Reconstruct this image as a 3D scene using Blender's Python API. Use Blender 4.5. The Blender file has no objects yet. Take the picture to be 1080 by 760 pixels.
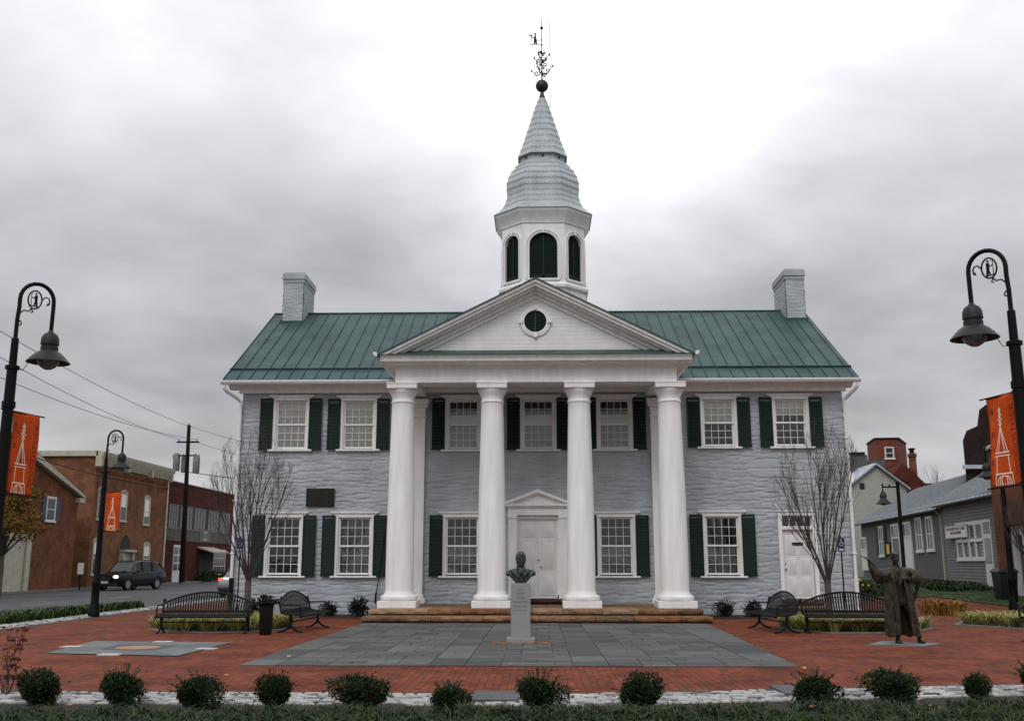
import bpy, bmesh, math, random
from mathutils import Vector, Matrix, noise
sc = bpy.context.scene
C = sc.collection
PI = math.pi
rad = math.radians
random.seed(7)

# ---------------------------------------------------------------- camera, sky, sun, exposure
TILT = math.atan(214/1050.0)
YAW = math.atan(27/1050.0*math.cos(TILT))
cd = bpy.data.cameras.new('camera')
cam = bpy.data.objects.new('camera', cd); C.objects.link(cam)
cam.location = (0, 0, 1.6)
cam.rotation_euler = (rad(90)+TILT, 0, YAW)
cd.sensor_width = 36; cd.lens = 35.0
cd.clip_start = 0.1; cd.clip_end = 4000
sc.camera = cam

SUN_EL, SUN_AZ = 48, 200      # azimuth measured clockwise from +Y
w = bpy.data.worlds.new('World'); sc.world = w; w.use_nodes = True
nt = w.node_tree; N = nt.nodes; L = nt.links
for n in list(N): N.remove(n)
out = N.new('ShaderNodeOutputWorld')
sky = N.new('ShaderNodeTexSky'); sky.sky_type = 'NISHITA'; sky.sun_disc = False
sky.sun_elevation = rad(SUN_EL); sky.sun_rotation = rad(SUN_AZ); sky.air_density = 2; sky.dust_density = 4
bg1 = N.new('ShaderNodeBackground'); bg1.inputs[1].default_value = 0.08
L.new(sky.outputs[0], bg1.inputs[0])
tc = N.new('ShaderNodeTexCoord')
sep = N.new('ShaderNodeSeparateXYZ'); L.new(tc.outputs['Generated'], sep.inputs[0])
# cloud deck: project the view direction onto a flat layer overhead
def mth(op, a, b=None, c=None):
    n = N.new('ShaderNodeMath'); n.operation = op
    for i, v in enumerate((a, b, c)):
        if v is None: continue
        if isinstance(v, (int, float)): n.inputs[i].default_value = v
        else: L.new(v, n.inputs[i])
    return n.outputs[0]
zz = mth('ADD', mth('MAXIMUM', sep.outputs[2], 0.0), 0.22)
cx = mth('DIVIDE', sep.outputs[0], zz); cy = mth('DIVIDE', sep.outputs[1], zz)
comb = N.new('ShaderNodeCombineXYZ'); L.new(cx, comb.inputs[0]); L.new(cy, comb.inputs[1])
n1 = N.new('ShaderNodeTexNoise'); n1.inputs['Scale'].default_value = 1.9; n1.inputs['Detail'].default_value = 5; n1.inputs['Roughness'].default_value = 0.5; n1.inputs['Distortion'].default_value = 0.12
L.new(comb.outputs[0], n1.inputs[0])
# brightness along elevation
ramp = N.new('ShaderNodeValToRGB'); L.new(sep.outputs[2], ramp.inputs[0])
e = ramp.color_ramp; e.elements[0].position = 0.0; e.elements[0].color = (.50,.50,.50,1)
e.elements[1].position = 1.0; e.elements[1].color = (1,1,1,1)
for p, v in ((.08,.50),(.20,.43),(.30,.48),(.39,.66),(.48,.87),(.57,1.06)):
    q = e.elements.new(p); q.color = (v,v,v,1)
# a brighter break in the clouds, above and right of the steeple
vd = N.new('ShaderNodeVectorMath'); vd.operation = 'DOT_PRODUCT'
L.new(tc.outputs['Generated'], vd.inputs[0]); vd.inputs[1].default_value = Vector((.07,.86,.49)).normalized()
gl = N.new('ShaderNodeMapRange'); gl.inputs[1].default_value = .945; gl.inputs[2].default_value = 1.0; gl.inputs[3].default_value = 0; gl.inputs[4].default_value = .40
gl.interpolation_type = 'SMOOTHSTEP'
L.new(vd.outputs['Value'], gl.inputs[0])
nb = N.new('ShaderNodeMapRange'); nb.inputs[1].default_value = .32; nb.inputs[2].default_value = .70; nb.inputs[3].default_value = .75; nb.inputs[4].default_value = 1.28
L.new(n1.outputs[0], nb.inputs[0])
br = mth('MULTIPLY', mth('ADD', ramp.outputs[0], gl.outputs[0]), nb.outputs[0])
cc = N.new('ShaderNodeMix'); cc.data_type = 'RGBA'; cc.inputs[0].default_value = 1; cc.blend_type = 'MULTIPLY'
tint = N.new('ShaderNodeCombineXYZ')
L.new(br, tint.inputs[0]); L.new(br, tint.inputs[1]); L.new(br, tint.inputs[2])
L.new(tint.outputs[0], cc.inputs[6]); cc.inputs[7].default_value = (.975,.975,1.03,1)
bg2 = N.new('ShaderNodeBackground'); L.new(cc.outputs[2], bg2.inputs[0]); bg2.inputs[1].default_value = 1.0
mx = N.new('ShaderNodeMixShader'); mx.inputs[0].default_value = .93
L.new(bg1.outputs[0], mx.inputs[1]); L.new(bg2.outputs[0], mx.inputs[2]); L.new(mx.outputs[0], out.inputs[0])

sd = bpy.data.lights.new('sun', 'SUN'); sd.energy = 0.9; sd.angle = rad(25); sd.color = (1, .985, .96)
sun = bpy.data.objects.new('sun', sd); C.objects.link(sun)
sdir = Vector((math.sin(rad(SUN_AZ))*math.cos(rad(SUN_EL)), math.cos(rad(SUN_AZ))*math.cos(rad(SUN_EL)), math.sin(rad(SUN_EL))))
sun.rotation_euler = (-sdir).to_track_quat('-Z', 'Y').to_euler(); sun.location = (0, 0, 60)
sc.view_settings.view_transform = 'Standard'; sc.view_settings.look = 'None'
sc.view_settings.exposure = 0.18; sc.view_settings.gamma = 1; sc.view_settings.use_curve_mapping = False

# ---------------------------------------------------------------- materials
def new_mat(name, color, rough=.7, metal=0, spec=.5):
    m = bpy.data.materials.new(name); m.use_nodes = True
    b = m.node_tree.nodes['Principled BSDF']
    b.inputs['Base Color'].default_value = (*color, 1); b.inputs['Roughness'].default_value = rough
    b.inputs['Metallic'].default_value = metal; b.inputs['Specular IOR Level'].default_value = spec
    return m
class NT:
    def __init__(s, m):
        s.m = m; s.t = m.node_tree; s.b = s.t.nodes['Principled BSDF']
    def n(s, typ, **kw):
        x = s.t.nodes.new('ShaderNode'+typ)
        for k, v in kw.items():
            if k in x.inputs: x.inputs[k].default_value = v
            else: setattr(x, k, v)
        return x
    def l(s, a, b): s.t.links.new(a, b)
def mat(name, color, rough=.7, metal=0, var=.15, scale=6, bump=.0, bscale=40, coord='Object', spec=.5, color2=None, detail=4, bdist=.01, streak=0):
    """noise-varied paint / metal / masonry"""
    m = new_mat(name, color, rough, metal, spec); k = NT(m)
    tcn = k.n('TexCoord'); nz = k.n('TexNoise', Scale=scale, Detail=detail); k.l(tcn.outputs[coord], nz.inputs[0])
    if streak:
        mp = k.n('Mapping'); mp.inputs['Scale'].default_value = (1, 1, streak); k.l(tcn.outputs[coord], mp.inputs[0]); k.l(mp.outputs[0], nz.inputs[0])
    rp = k.n('ValToRGB'); k.l(nz.outputs[0], rp.inputs[0])
    a = [max(0, c*(1-var)) for c in color]; b = [min(1, c*(1+var)) for c in (color2 or color)]
    rp.color_ramp.elements[0].position = .3; rp.color_ramp.elements[0].color = (*a, 1)
    rp.color_ramp.elements[1].position = .7; rp.color_ramp.elements[1].color = (*b, 1)
    k.l(rp.outputs[0], k.b.inputs['Base Color'])
    if bump:
        n2 = k.n('TexNoise', Scale=bscale, Detail=3); k.l(tcn.outputs[coord], n2.inputs[0])
        bp = k.n('Bump', Strength=bump, Distance=bdist); k.l(n2.outputs[0], bp.inputs['Height']); k.l(bp.outputs[0], k.b.inputs['Normal'])
    return m
def vmat(name, rough=.8, spec=.3, bump=.3, bscale=30, bdist=.01, var=.12, scale=8, trans=0):
    """colour comes from the per-face attribute Col (leaf / slab / brick of its own colour)"""
    m = new_mat(name, (.5,.5,.5), rough, 0, spec); k = NT(m)
    at = k.n('Attribute', attribute_name='Col'); tcn = k.n('TexCoord')
    nz = k.n('TexNoise', Scale=scale, Detail=4); k.l(tcn.outputs['Object'], nz.inputs[0])
    mr = k.n('MapRange'); mr.inputs[3].default_value = 1-var*2; mr.inputs[4].default_value = 1+var*2; k.l(nz.outputs[0], mr.inputs[0])
    mix = k.n('Mix', data_type='RGBA', blend_type='MULTIPLY'); mix.inputs[0].default_value = 1
    k.l(at.outputs['Color'], mix.inputs[6]); k.l(mr.outputs[0], mix.inputs[7]); k.l(mix.outputs[2], k.b.inputs['Base Color'])
    if bump:
        n2 = k.n('TexNoise', Scale=bscale, Detail=3); k.l(tcn.outputs['Object'], n2.inputs[0])
        bp = k.n('Bump', Strength=bump, Distance=bdist); k.l(n2.outputs[0], bp.inputs['Height']); k.l(bp.outputs[0], k.b.inputs['Normal'])
    return m
def brick_mat(name, c1, c2, mortar, bw=.2, rh=.067, ms=.008, axis='XZ', bump=.5, rough=.85, rot=0, dark=None, dscale=1.2, offset=.5):
    m = new_mat(name, c1, rough, 0, .10); k = NT(m)
    tcn = k.n('TexCoord'); sp = k.n('SeparateXYZ'); k.l(tcn.outputs['Object'], sp.inputs[0])
    cb = k.n('CombineXYZ')
    if axis == 'XZ':      # any upright wall: run along x+y
        ad = k.n('Math', operation='ADD'); k.l(sp.outputs[0], ad.inputs[0]); k.l(sp.outputs[1], ad.inputs[1]); k.l(ad.outputs[0], cb.inputs[0]); k.l(sp.outputs[2], cb.inputs[1])
    elif axis == 'YX': k.l(sp.outputs[1], cb.inputs[0]); k.l(sp.outputs[0], cb.inputs[1])
    else: k.l(sp.outputs[0], cb.inputs[0]); k.l(sp.outputs[1], cb.inputs[1])
    bt = k.n('TexBrick'); bt.inputs['Scale'].default_value = 1; bt.inputs['Brick Width'].default_value = bw; bt.inputs['Row Height'].default_value = rh
    bt.inputs['Mortar Size'].default_value = ms; bt.inputs['Mortar Smooth'].default_value = .3; bt.inputs['Bias'].default_value = 0; bt.offset = offset
    bt.inputs['Color1'].default_value = (*c1, 1); bt.inputs['Color2'].default_value = (*c2, 1); bt.inputs['Mortar'].default_value = (*mortar, 1)
    k.l(cb.outputs[0], bt.inputs[0])
    nz = k.n('TexNoise', Scale=dscale, Detail=5, Roughness=.65); k.l(tcn.outputs['Object'], nz.inputs[0])
    mr = k.n('MapRange'); mr.inputs[1].default_value = .3; mr.inputs[2].default_value = .7; mr.inputs[3].default_value = .58; mr.inputs[4].default_value = 1.38; k.l(nz.outputs[0], mr.inputs[0])
    mix = k.n('Mix', data_type='RGBA', blend_type='MULTIPLY'); mix.inputs[0].default_value = 1
    last = bt.outputs['Color']
    if dark:   # scattered whole bricks of another colour
        wn = k.n('TexBrick'); wn.inputs['Scale'].default_value = 1
        for nm, v in (('Brick Width', bw), ('Row Height', rh), ('Mortar Size', 0.0), ('Bias', -.55)): wn.inputs[nm].default_value = v
        wn.offset = offset; wn.inputs['Color1'].default_value = (0,0,0,1); wn.inputs['Color2'].default_value = (1,1,1,1); wn.inputs['Mortar'].default_value = (0,0,0,1)
        ofs = k.n('VectorMath', operation='ADD'); ofs.inputs[1].default_value = (bw*40, rh*86, 0); k.l(cb.outputs[0], ofs.inputs[0]); k.l(ofs.outputs[0], wn.inputs[0])
        m2 = k.n('Mix', data_type='RGBA'); rr = k.n('ValToRGB'); k.l(wn.outputs['Color'], rr.inputs[0]); rr.color_ramp.elements[0].position = .30; rr.color_ramp.elements[1].position = .50
        k.l(rr.outputs[0], m2.inputs[0]); k.l(last, m2.inputs[6]); m2.inputs[7].default_value = (*dark, 1); last = m2.outputs[2]
    k.l(last, mix.inputs[6]); k.l(mr.outputs[0], mix.inputs[7]); k.l(mix.outputs[2], k.b.inputs['Base Color'])
    n2 = k.n('TexNoise', Scale=60, Detail=2); k.l(tcn.outputs['Object'], n2.inputs[0])
    ad2 = k.n('Math', operation='MULTIPLY_ADD'); k.l(n2.outputs[0], ad2.inputs[0]); ad2.inputs[1].default_value = .3
    inv = k.n('Math', operation='SUBTRACT'); inv.inputs[0].default_value = 1; k.l(bt.outputs['Fac'], inv.inputs[1]); k.l(inv.outputs[0], ad2.inputs[2])
    bp = k.n('Bump', Strength=bump, Distance=.008); k.l(ad2.outputs[0], bp.inputs['Height']); k.l(bp.outputs[0], k.b.inputs['Normal'])
    return m
def stripe_mat(name, color, period, axis=2, rough=.6, depth=.012, dark=.6, metal=0, edge=.12):
    """clapboard / shingle courses along an axis (real lap profile as bump)"""
    m = new_mat(name, color, rough, metal, .4); k = NT(m)
    tcn = k.n('TexCoord'); sp = k.n('SeparateXYZ'); k.l(tcn.outputs['Object'], sp.inputs[0])
    d = k.n('Math', operation='DIVIDE'); k.l(sp.outputs[axis], d.inputs[0]); d.inputs[1].default_value = period
    fr = k.n('Math', operation='FRACT'); k.l(d.outputs[0], fr.inputs[0])
    inv = k.n('Math', operation='SUBTRACT'); inv.inputs[0].default_value = 1; k.l(fr.outputs[0], inv.inputs[1])
    nz = k.n('TexNoise', Scale=3, Detail=4); k.l(tcn.outputs['Object'], nz.inputs[0])
    mr = k.n('MapRange'); mr.inputs[3].default_value = .85; mr.inputs[4].default_value = 1.12; k.l(nz.outputs[0], mr.inputs[0])
    mix = k.n('Mix', data_type='RGBA', blend_type='MULTIPLY'); mix.inputs[0].default_value = 1; mix.inputs[6].default_value = (*color, 1); k.l(mr.outputs[0], mix.inputs[7])
    k.l(mix.outputs[2], k.b.inputs['Base Color'])
    bp = k.n('Bump', Strength=1, Distance=depth); k.l(inv.outputs[0], bp.inputs['Height']); k.l(bp.outputs[0], k.b.inputs['Normal'])
    return m
M = {}
M['stone'] = mat('painted_rubble_stone', (.355,.385,.412), .75, var=.13, scale=1.3, bump=.6, bscale=22, bdist=.025, color2=(.375,.405,.43), detail=6)
M['white'] = mat('white_paint', (.77,.77,.755), .6, streak=.25, var=.09, scale=5, bump=.12, bscale=60, bdist=.004, detail=6)
M['column'] = mat('white_stucco_paint', (.82,.82,.81), .65, streak=.12, var=.09, scale=5, bump=.25, bscale=110, bdist=.004, detail=7)
M['door'] = mat('white_door_paint', (.70,.70,.69), .5, var=.05, scale=4)
M['shutter'] = stripe_mat('dark_green_shutter_paint', (.006,.020,.015), .042, 2, .6, .010)
M['shutframe'] = mat('dark_green_frame_paint', (.007,.021,.016), .6, var=.2, scale=8, spec=.2)
M['roof'] = mat('green_painted_metal_roof', (.027,.061,.059), .55, var=.22, scale=1.1, bump=.15, bscale=5, bdist=.02, spec=.3, color2=(.038,.080,.076), detail=6)
M['shingle'] = None
M['gutter'] = mat('white_gutter_metal', (.74,.74,.73), .4, var=.05)
M['iron'] = mat('black_cast_iron', (.004,.004,.005), .55, 0, var=.3, scale=12, spec=.22, bump=.1, bscale=80)
M['bench'] = mat('black_powder_coated_steel', (.004,.0045,.006), .5, 0, var=.3, scale=10, spec=.18)
M['post'] = mat('black_lamp_post_paint', (.003,.003,.0035), .5, 0, var=.3, scale=6, spec=.14)
M['shade'] = mat('dark_grey_lamp_shade', (.014,.015,.017), .5, .0, var=.25, scale=9, spec=.3)
M['dark'] = mat('dark_interior', (.02,.02,.02), .9)
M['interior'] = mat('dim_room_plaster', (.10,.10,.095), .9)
M['blind'] = mat('cream_window_blind', (.84,.82,.75), .9, var=.05, scale=2)
M['blind2'] = mat('grey_net_curtain', (.34,.34,.31), .9, var=.2, scale=7)
M['bronze'] = mat('brown_statue_bronze', (.013,.010,.006), .42, .3, var=.35, scale=7, bump=.25, bscale=45, bdist=.006, spec=.4, color2=(.044,.035,.021))
M['verdigris'] = mat('green_bronze_patina', (.022,.017,.010), .5, .3, var=.4, scale=16, bump=.3, bscale=60, bdist=.004, spec=.35, color2=(.055,.075,.058))
M['granite'] = mat('grey_granite', (.25,.26,.265), .65, var=.16, scale=55, bump=.15, bscale=120, bdist=.002)
M['engrave'] = mat('engraved_shadow_grey', (.075,.078,.08), .9)
M['plaque'] = mat('dark_bronze_plaque', (.010,.008,.005), .5, .4, var=.4, scale=30, bump=.6, bscale=60, bdist=.004)
M['slate'] = vmat('bluestone_slabs', .62, .35, bump=.35, bscale=14, bdist=.006, var=.22, scale=5)
M['joint'] = mat('dark_joint_sand', (.035,.033,.03), .95, var=.3, scale=20)
M['band'] = mat('dark_grey_window_band', (.13,.13,.125), .6, var=.2, scale=2)
M['sandstone'] = vmat('brown_sandstone', .8, .2, bump=1, bscale=11, bdist=.03, var=.45, scale=4)
M['cobble'] = vmat('pale_granite_cobbles', .8, .25, bump=.5, bscale=30, bdist=.01, var=.12, scale=12)
M['paver'] = brick_mat('red_brick_paving', (.205,.054,.024), (.125,.034,.019), (.050,.026,.018), .205, .102, .006, 'YX', .5, .8, dark=(.055,.038,.036), dscale=.9)
M['brickA'] = brick_mat('red_brown_wall_brick', (.20,.073,.034), (.145,.052,.026), (.10,.065,.05), .21, .075, .008, 'XZ', .4)
M['brickB'] = brick_mat('orange_brown_wall_brick', (.235,.10,.045), (.175,.073,.034), (.11,.08,.06), .21, .075, .008, 'XZ', .4)
M['brickC'] = brick_mat('dark_red_wall_brick', (.105,.024,.015), (.07,.018,.012), (.06,.035,.03), .21, .075, .008, 'XZ', .4)
M['brickD'] = brick_mat('near_black_brick', (.035,.020,.015), (.022,.014,.012), (.03,.022,.02), .21, .075, .008, 'XZ', .4)
M['cream'] = mat('cream_trim_paint', (.42,.40,.31), .6, var=.15, scale=3)
M['asphalt'] = mat('asphalt', (.042,.043,.046), .85, var=.25, scale=.8, bump=.4, bscale=70, bdist=.006, color2=(.058,.059,.062), detail=8)
M['concrete'] = mat('concrete_pavement', (.17,.16,.145), .85, var=.18, scale=1.5, bump=.3, bscale=40)
M['ground'] = mat('bare_ground', (.06,.055,.04), .95, var=.3, scale=.5)
M['lawn'] = mat('green_lawn', (.020,.050,.010), .95, var=.35, scale=2.5, bump=.8, bscale=50, bdist=.03, color2=(.035,.065,.016), detail=8)
M['mulch'] = mat('dark_mulch', (.022,.015,.011), .95, var=.5, scale=18, bump=1, bscale=35, bdist=.03)
M['leaf'] = vmat('leaves', .7, .12, bump=0, var=.2, scale=6)
M['blade'] = vmat('grass_blades', .65, .15, bump=0, var=.15, scale=5)
M['bark'] = mat('grey_brown_bark', (.085,.068,.055), .85, var=.3, scale=12, bump=.6, bscale=50, bdist=.01)
M['twig'] = mat('grey_brown_twigs', (.062,.052,.046), .9, spec=.1, var=.2, scale=12)
M['greywall'] = mat('grey_render_wall', (.085,.090,.092), .85, var=.10, scale=1.2, bump=.4, bscale=20, bdist=.01)
M['clap'] = stripe_mat('grey_clapboard', (.125,.13,.125), .14, 2, .7, .02)
M['clapbeige'] = stripe_mat('pale_clapboard', (.36,.36,.32), .14, 2, .7, .02)
M['seam'] = mat('shaded_roof_seam', (.20,.22,.24), .6, var=.2)  # darker than the roof sheet: the seams' shadow lines are put into the colour
M['silver'] = mat('silver_metal_roof', (.42,.46,.49), .42, .2, var=.18, scale=1.4, bump=.15, bscale=4, bdist=.02)
M['signwhite'] = mat('white_sign_board', (.62,.62,.60), .5, var=.05)
M['signtext'] = mat('dark_red_sign_lettering', (.16,.02,.02), .6)
M['black'] = mat('black_lettering', (.015,.015,.015), .6)
M['wood'] = mat('dark_utility_pole_wood', (.014,.010,.008), .9, spec=.1, var=.4, scale=6, bump=.5, bscale=30)
M['transformer'] = mat('grey_transformer_can', (.17,.18,.19), .6, .0, var=.1)
M['wire'] = mat('black_overhead_wire', (.02,.02,.02), .7)
M['banner'] = mat('orange_banner_cloth', (.46,.050,.010), .85, var=.16, scale=3, bump=.25, bscale=7, bdist=.03, spec=.1, color2=(.56,.085,.014))
M['bannerdark'] = mat('dark_red_banner_print', (.20,.018,.010), .85, var=.1)
M['bannerlight'] = mat('pale_banner_line_print', (.85,.68,.55), .85, var=.05)
M['carpaint'] = mat('blue_black_car_paint', (.003,.004,.008), .22, 0, var=.2, scale=3, spec=.35)
M['silvercar'] = mat('silver_car_paint', (.35,.36,.38), .25, .6, var=.08, scale=3)
M['carglass'] = mat('dark_car_glass', (.008,.010,.012), .08, 0, var=.1, spec=.5)
M['rubber'] = mat('black_rubber', (.010,.010,.010), .85, var=.2)
M['rim'] = mat('alloy_wheel_metal', (.35,.35,.35), .35, .8, var=.1)
M['chrome'] = mat('chrome', (.55,.55,.55), .15, 1, var=.05)
M['plate'] = mat('white_number_plate', (.55,.56,.6), .5)
M['blue'] = mat('blue_sign_enamel', (.006,.028,.12), .6)
M['yellowsign'] = mat('yellow_notice', (.70,.38,.03), .6)
M['terracotta'] = mat('orange_brown_stone_disc', (.33,.19,.12), .8, var=.15, scale=5)
M['greenbin'] = mat('dark_green_plastic', (.008,.016,.012), .5)
def emis(name, col, s):
    m = new_mat(name, col, .3); b = m.node_tree.nodes['Principled BSDF']
    b.inputs['Emission Color'].default_value = (*col, 1); b.inputs['Emission Strength'].default_value = s; return m
M['headlight'] = emis('lit_headlamp', (1,.85,.6), 5)
M['redlens'] = mat('dark_red_lens', (.12,.008,.006), .2, var=.1)
M['amber'] = emis('lit_orange_tail_lamp', (1,.12,.01), .9)
def glass_mat(name, tint=(.95,.965,.96), rough=.03):
    m = bpy.data.materials.new(name); m.use_nodes = True; t = m.node_tree
    for n in list(t.nodes): t.nodes.remove(n)
    o = t.nodes.new('ShaderNodeOutputMaterial'); tr = t.nodes.new('ShaderNodeBsdfTransparent'); tr.inputs[0].default_value = (*tint, 1)
    g = t.nodes.new('ShaderNodeBsdfGlossy'); g.inputs['Roughness'].default_value = rough
    fz = t.nodes.new('ShaderNodeFresnel'); fz.inputs[0].default_value = 1.6
    nz = t.nodes.new('ShaderNodeTexNoise'); nz.inputs['Scale'].default_value = 1.7; tcn = t.nodes.new('ShaderNodeTexCoord'); t.links.new(tcn.outputs['Object'], nz.inputs[0])
    bp = t.nodes.new('ShaderNodeBump'); bp.inputs['Strength'].default_value = .12; bp.inputs['Distance'].default_value = .05; t.links.new(nz.outputs[0], bp.inputs['Height']); t.links.new(bp.outputs[0], g.inputs['Normal'])
    x = t.nodes.new('ShaderNodeMixShader'); t.links.new(fz.outputs[0], x.inputs[0]); t.links.new(tr.outputs[0], x.inputs[1]); t.links.new(g.outputs[0], x.inputs[2]); t.links.new(x.outputs[0], o.inputs[0])
    return m
M['glass'] = glass_mat('old_window_glass')
M['lampglass'] = mat('frosted_grey_lamp_glass', (.10,.10,.10), .2, 0, var=.2, spec=.7)
def shingle_mat():
    m = new_mat('grey_painted_metal_shingles', (.40,.43,.45), .5, 0, .4); k = NT(m)
    tcn = k.n('TexCoord'); sp = k.n('SeparateXYZ'); k.l(tcn.outputs['Object'], sp.inputs[0])
    at = k.n('Math', operation='ARCTAN2'); k.l(sp.outputs[0], at.inputs[0]); k.l(sp.outputs[1], at.inputs[1])
    ms = k.n('Math', operation='MULTIPLY'); k.l(at.outputs[0], ms.inputs[0]); ms.inputs[1].default_value = 7.64
    cs = k.n('Math', operation='SINE'); k.l(ms.outputs[0], cs.inputs[0]); ab = k.n('Math', operation='ABSOLUTE'); k.l(cs.outputs[0], ab.inputs[0])
    zs = k.n('Math', operation='DIVIDE'); k.l(sp.outputs[2], zs.inputs[0]); zs.inputs[1].default_value = .235
    a2 = k.n('Math', operation='MULTIPLY_ADD'); k.l(ab.outputs[0], a2.inputs[0]); a2.inputs[1].default_value = .28; k.l(zs.outputs[0], a2.inputs[2])
    fr = k.n('Math', operation='FRACT'); k.l(a2.outputs[0], fr.inputs[0]); inv = k.n('Math', operation='SUBTRACT'); inv.inputs[0].default_value = 1; k.l(fr.outputs[0], inv.inputs[1])
    nz = k.n('TexNoise', Scale=2.2, Detail=5); k.l(tcn.outputs['Object'], nz.inputs[0])
    rp = k.n('ValToRGB'); k.l(nz.outputs[0], rp.inputs[0]); rp.color_ramp.elements[0].position = .3; rp.color_ramp.elements[0].color = (.30,.33,.35,1); rp.color_ramp.elements[1].position = .7; rp.color_ramp.elements[1].color = (.42,.45,.47,1)
    k.l(rp.outputs[0], k.b.inputs['Base Color'])
    bp = k.n('Bump', Strength=1, Distance=.05); k.l(inv.outputs[0], bp.inputs['Height']); k.l(bp.outputs[0], k.b.inputs['Normal'])
    return m
M['shingle'] = shingle_mat()

# ---------------------------------------------------------------- mesh collector
class MB:
    def __init__(s): s.v = []; s.f = []; s.c = []; s.col = None
    def add(s, vs, fs, col=None):
        o = len(s.v); s.v += [tuple(p) for p in vs]; s.f += [tuple(i+o for i in f) for f in fs]
        s.c += [col or s.col or (.5,.5,.5)]*len(fs); return s
    def box(s, x0, x1, y0, y1, z0, z1, col=None):
        v = [(x0,y0,z0),(x1,y0,z0),(x1,y1,z0),(x0,y1,z0),(x0,y0,z1),(x1,y0,z1),(x1,y1,z1),(x0,y1,z1)]
        return s.add(v, [(0,3,2,1),(4,5,6,7),(0,1,5,4),(1,2,6,5),(2,3,7,6),(3,0,4,7)], col)
    def obox(s, c, size, rot=(0,0,0), col=None):
        from mathutils import Euler
        R = Euler(rot).to_matrix(); h = [k/2 for k in size]; vs = []
        for z in (-1,1):
            for x, y in ((-1,-1),(1,-1),(1,1),(-1,1)): vs.append(R @ Vector((x*h[0], y*h[1], z*h[2])) + Vector(c))
        return s.add(vs, [(0,3,2,1),(4,5,6,7),(0,1,5,4),(1,2,6,5),(2,3,7,6),(3,0,4,7)], col)
    def tube(s, pts, r, n=8, cap=True, col=None, flat=1.0):
        pts = [Vector(p) for p in pts]; k = len(pts)
        rs = r if isinstance(r, (list, tuple)) else [r]*k
        vs = []; prev = None
        for i, p in enumerate(pts):
            d = (pts[min(i+1,k-1)] - pts[max(i-1,0)])
            d = d.normalized() if d.length > 1e-9 else Vector((0,0,1))
            if prev is None:
                a = Vector((0,0,1)) if abs(d.z) < .9 else Vector((1,0,0))
                u = d.cross(a).normalized()
            else:
                u = prev - d*prev.dot(d); u = u.normalized() if u.length > 1e-6 else d.orthogonal().normalized()
            prev = u; v = d.cross(u)
            for j in range(n):
                t = 2*PI*j/n; vs.append(p + (u*math.cos(t) + v*math.sin(t)*flat)*rs[i])
        fs = [(i*n+j, i*n+(j+1)%n, (i+1)*n+(j+1)%n, (i+1)*n+j) for i in range(k-1) for j in range(n)]
        if cap: fs += [tuple(range(n-1,-1,-1)), tuple(range((k-1)*n, k*n))]
        return s.add(vs, fs, col)
    def lathe(s, prof, c=(0,0,0), n=24, sx=1, sy=1, col=None, cap=True):
        vs = []
        for r, z in prof:
            for j in range(n):
                t = 2*PI*j/n; vs.append((c[0]+r*sx*math.cos(t), c[1]+r*sy*math.sin(t), c[2]+z))
        k = len(prof)
        fs = [(i*n+j, i*n+(j+1)%n, (i+1)*n+(j+1)%n, (i+1)*n+j) for i in range(k-1) for j in range(n)]
        if cap: fs += [tuple(range(n-1,-1,-1)), tuple(range((k-1)*n, k*n))]
        return s.add(vs, fs, col)
    def loft(s, rings, cap=True, col=None):
        n = len(rings[0]); vs = [p for r in rings for p in r]; k = len(rings)
        fs = [(i*n+j, i*n+(j+1)%n, (i+1)*n+(j+1)%n, (i+1)*n+j) for i in range(k-1) for j in range(n)]
        if cap: fs += [tuple(range(n-1,-1,-1)), tuple(range((k-1)*n, k*n))]
        return s.add(vs, fs, col)
    def prism(s, poly, a, b, axis='y', col=None):
        """poly of 2D points extruded along axis from a to b"""
        def P(p, t):
            if axis == 'y': return (p[0], t, p[1])
            if axis == 'x': return (t, p[0], p[1])
            return (p[0], p[1], t)
        n = len(poly); vs = [P(p, a) for p in poly] + [P(p, b) for p in poly]
        fs = [tuple(range(n)), tuple(range(2*n-1, n-1, -1))] + [(i, i+n, (i+1)%n+n, (i+1)%n) for i in range(n)]
        return s.add(vs, fs, col)
    def sph(s, c, r, n=12, m=8, rot=None, col=None):
        if not isinstance(r, (tuple, list)): r = (r,r,r)
        from mathutils import Euler
        R = Euler(rot).to_matrix() if rot else Matrix.Identity(3)
        vs = [Vector(c) + R @ Vector((0,0,-r[2]))]
        for i in range(1, m):
            a = -PI/2 + PI*i/m
            for j in range(n):
                t = 2*PI*j/n; vs.append(Vector(c) + R @ Vector((r[0]*math.cos(a)*math.cos(t), r[1]*math.cos(a)*math.sin(t), r[2]*math.sin(a))))
        vs.append(Vector(c) + R @ Vector((0,0,r[2])))
        fs = [(0, 1+(j+1)%n, 1+j) for j in range(n)]
        for i in range(m-2): fs += [(1+i*n+j, 1+i*n+(j+1)%n, 1+(i+1)*n+(j+1)%n, 1+(i+1)*n+j) for j in range(n)]
        t = len(vs)-1; fs += [(1+(m-2)*n+j, 1+(m-2)*n+(j+1)%n, t) for j in range(n)]
        return s.add(vs, fs, col)
ORG = {}          # object -> its origin in its thing's own frame
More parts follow.
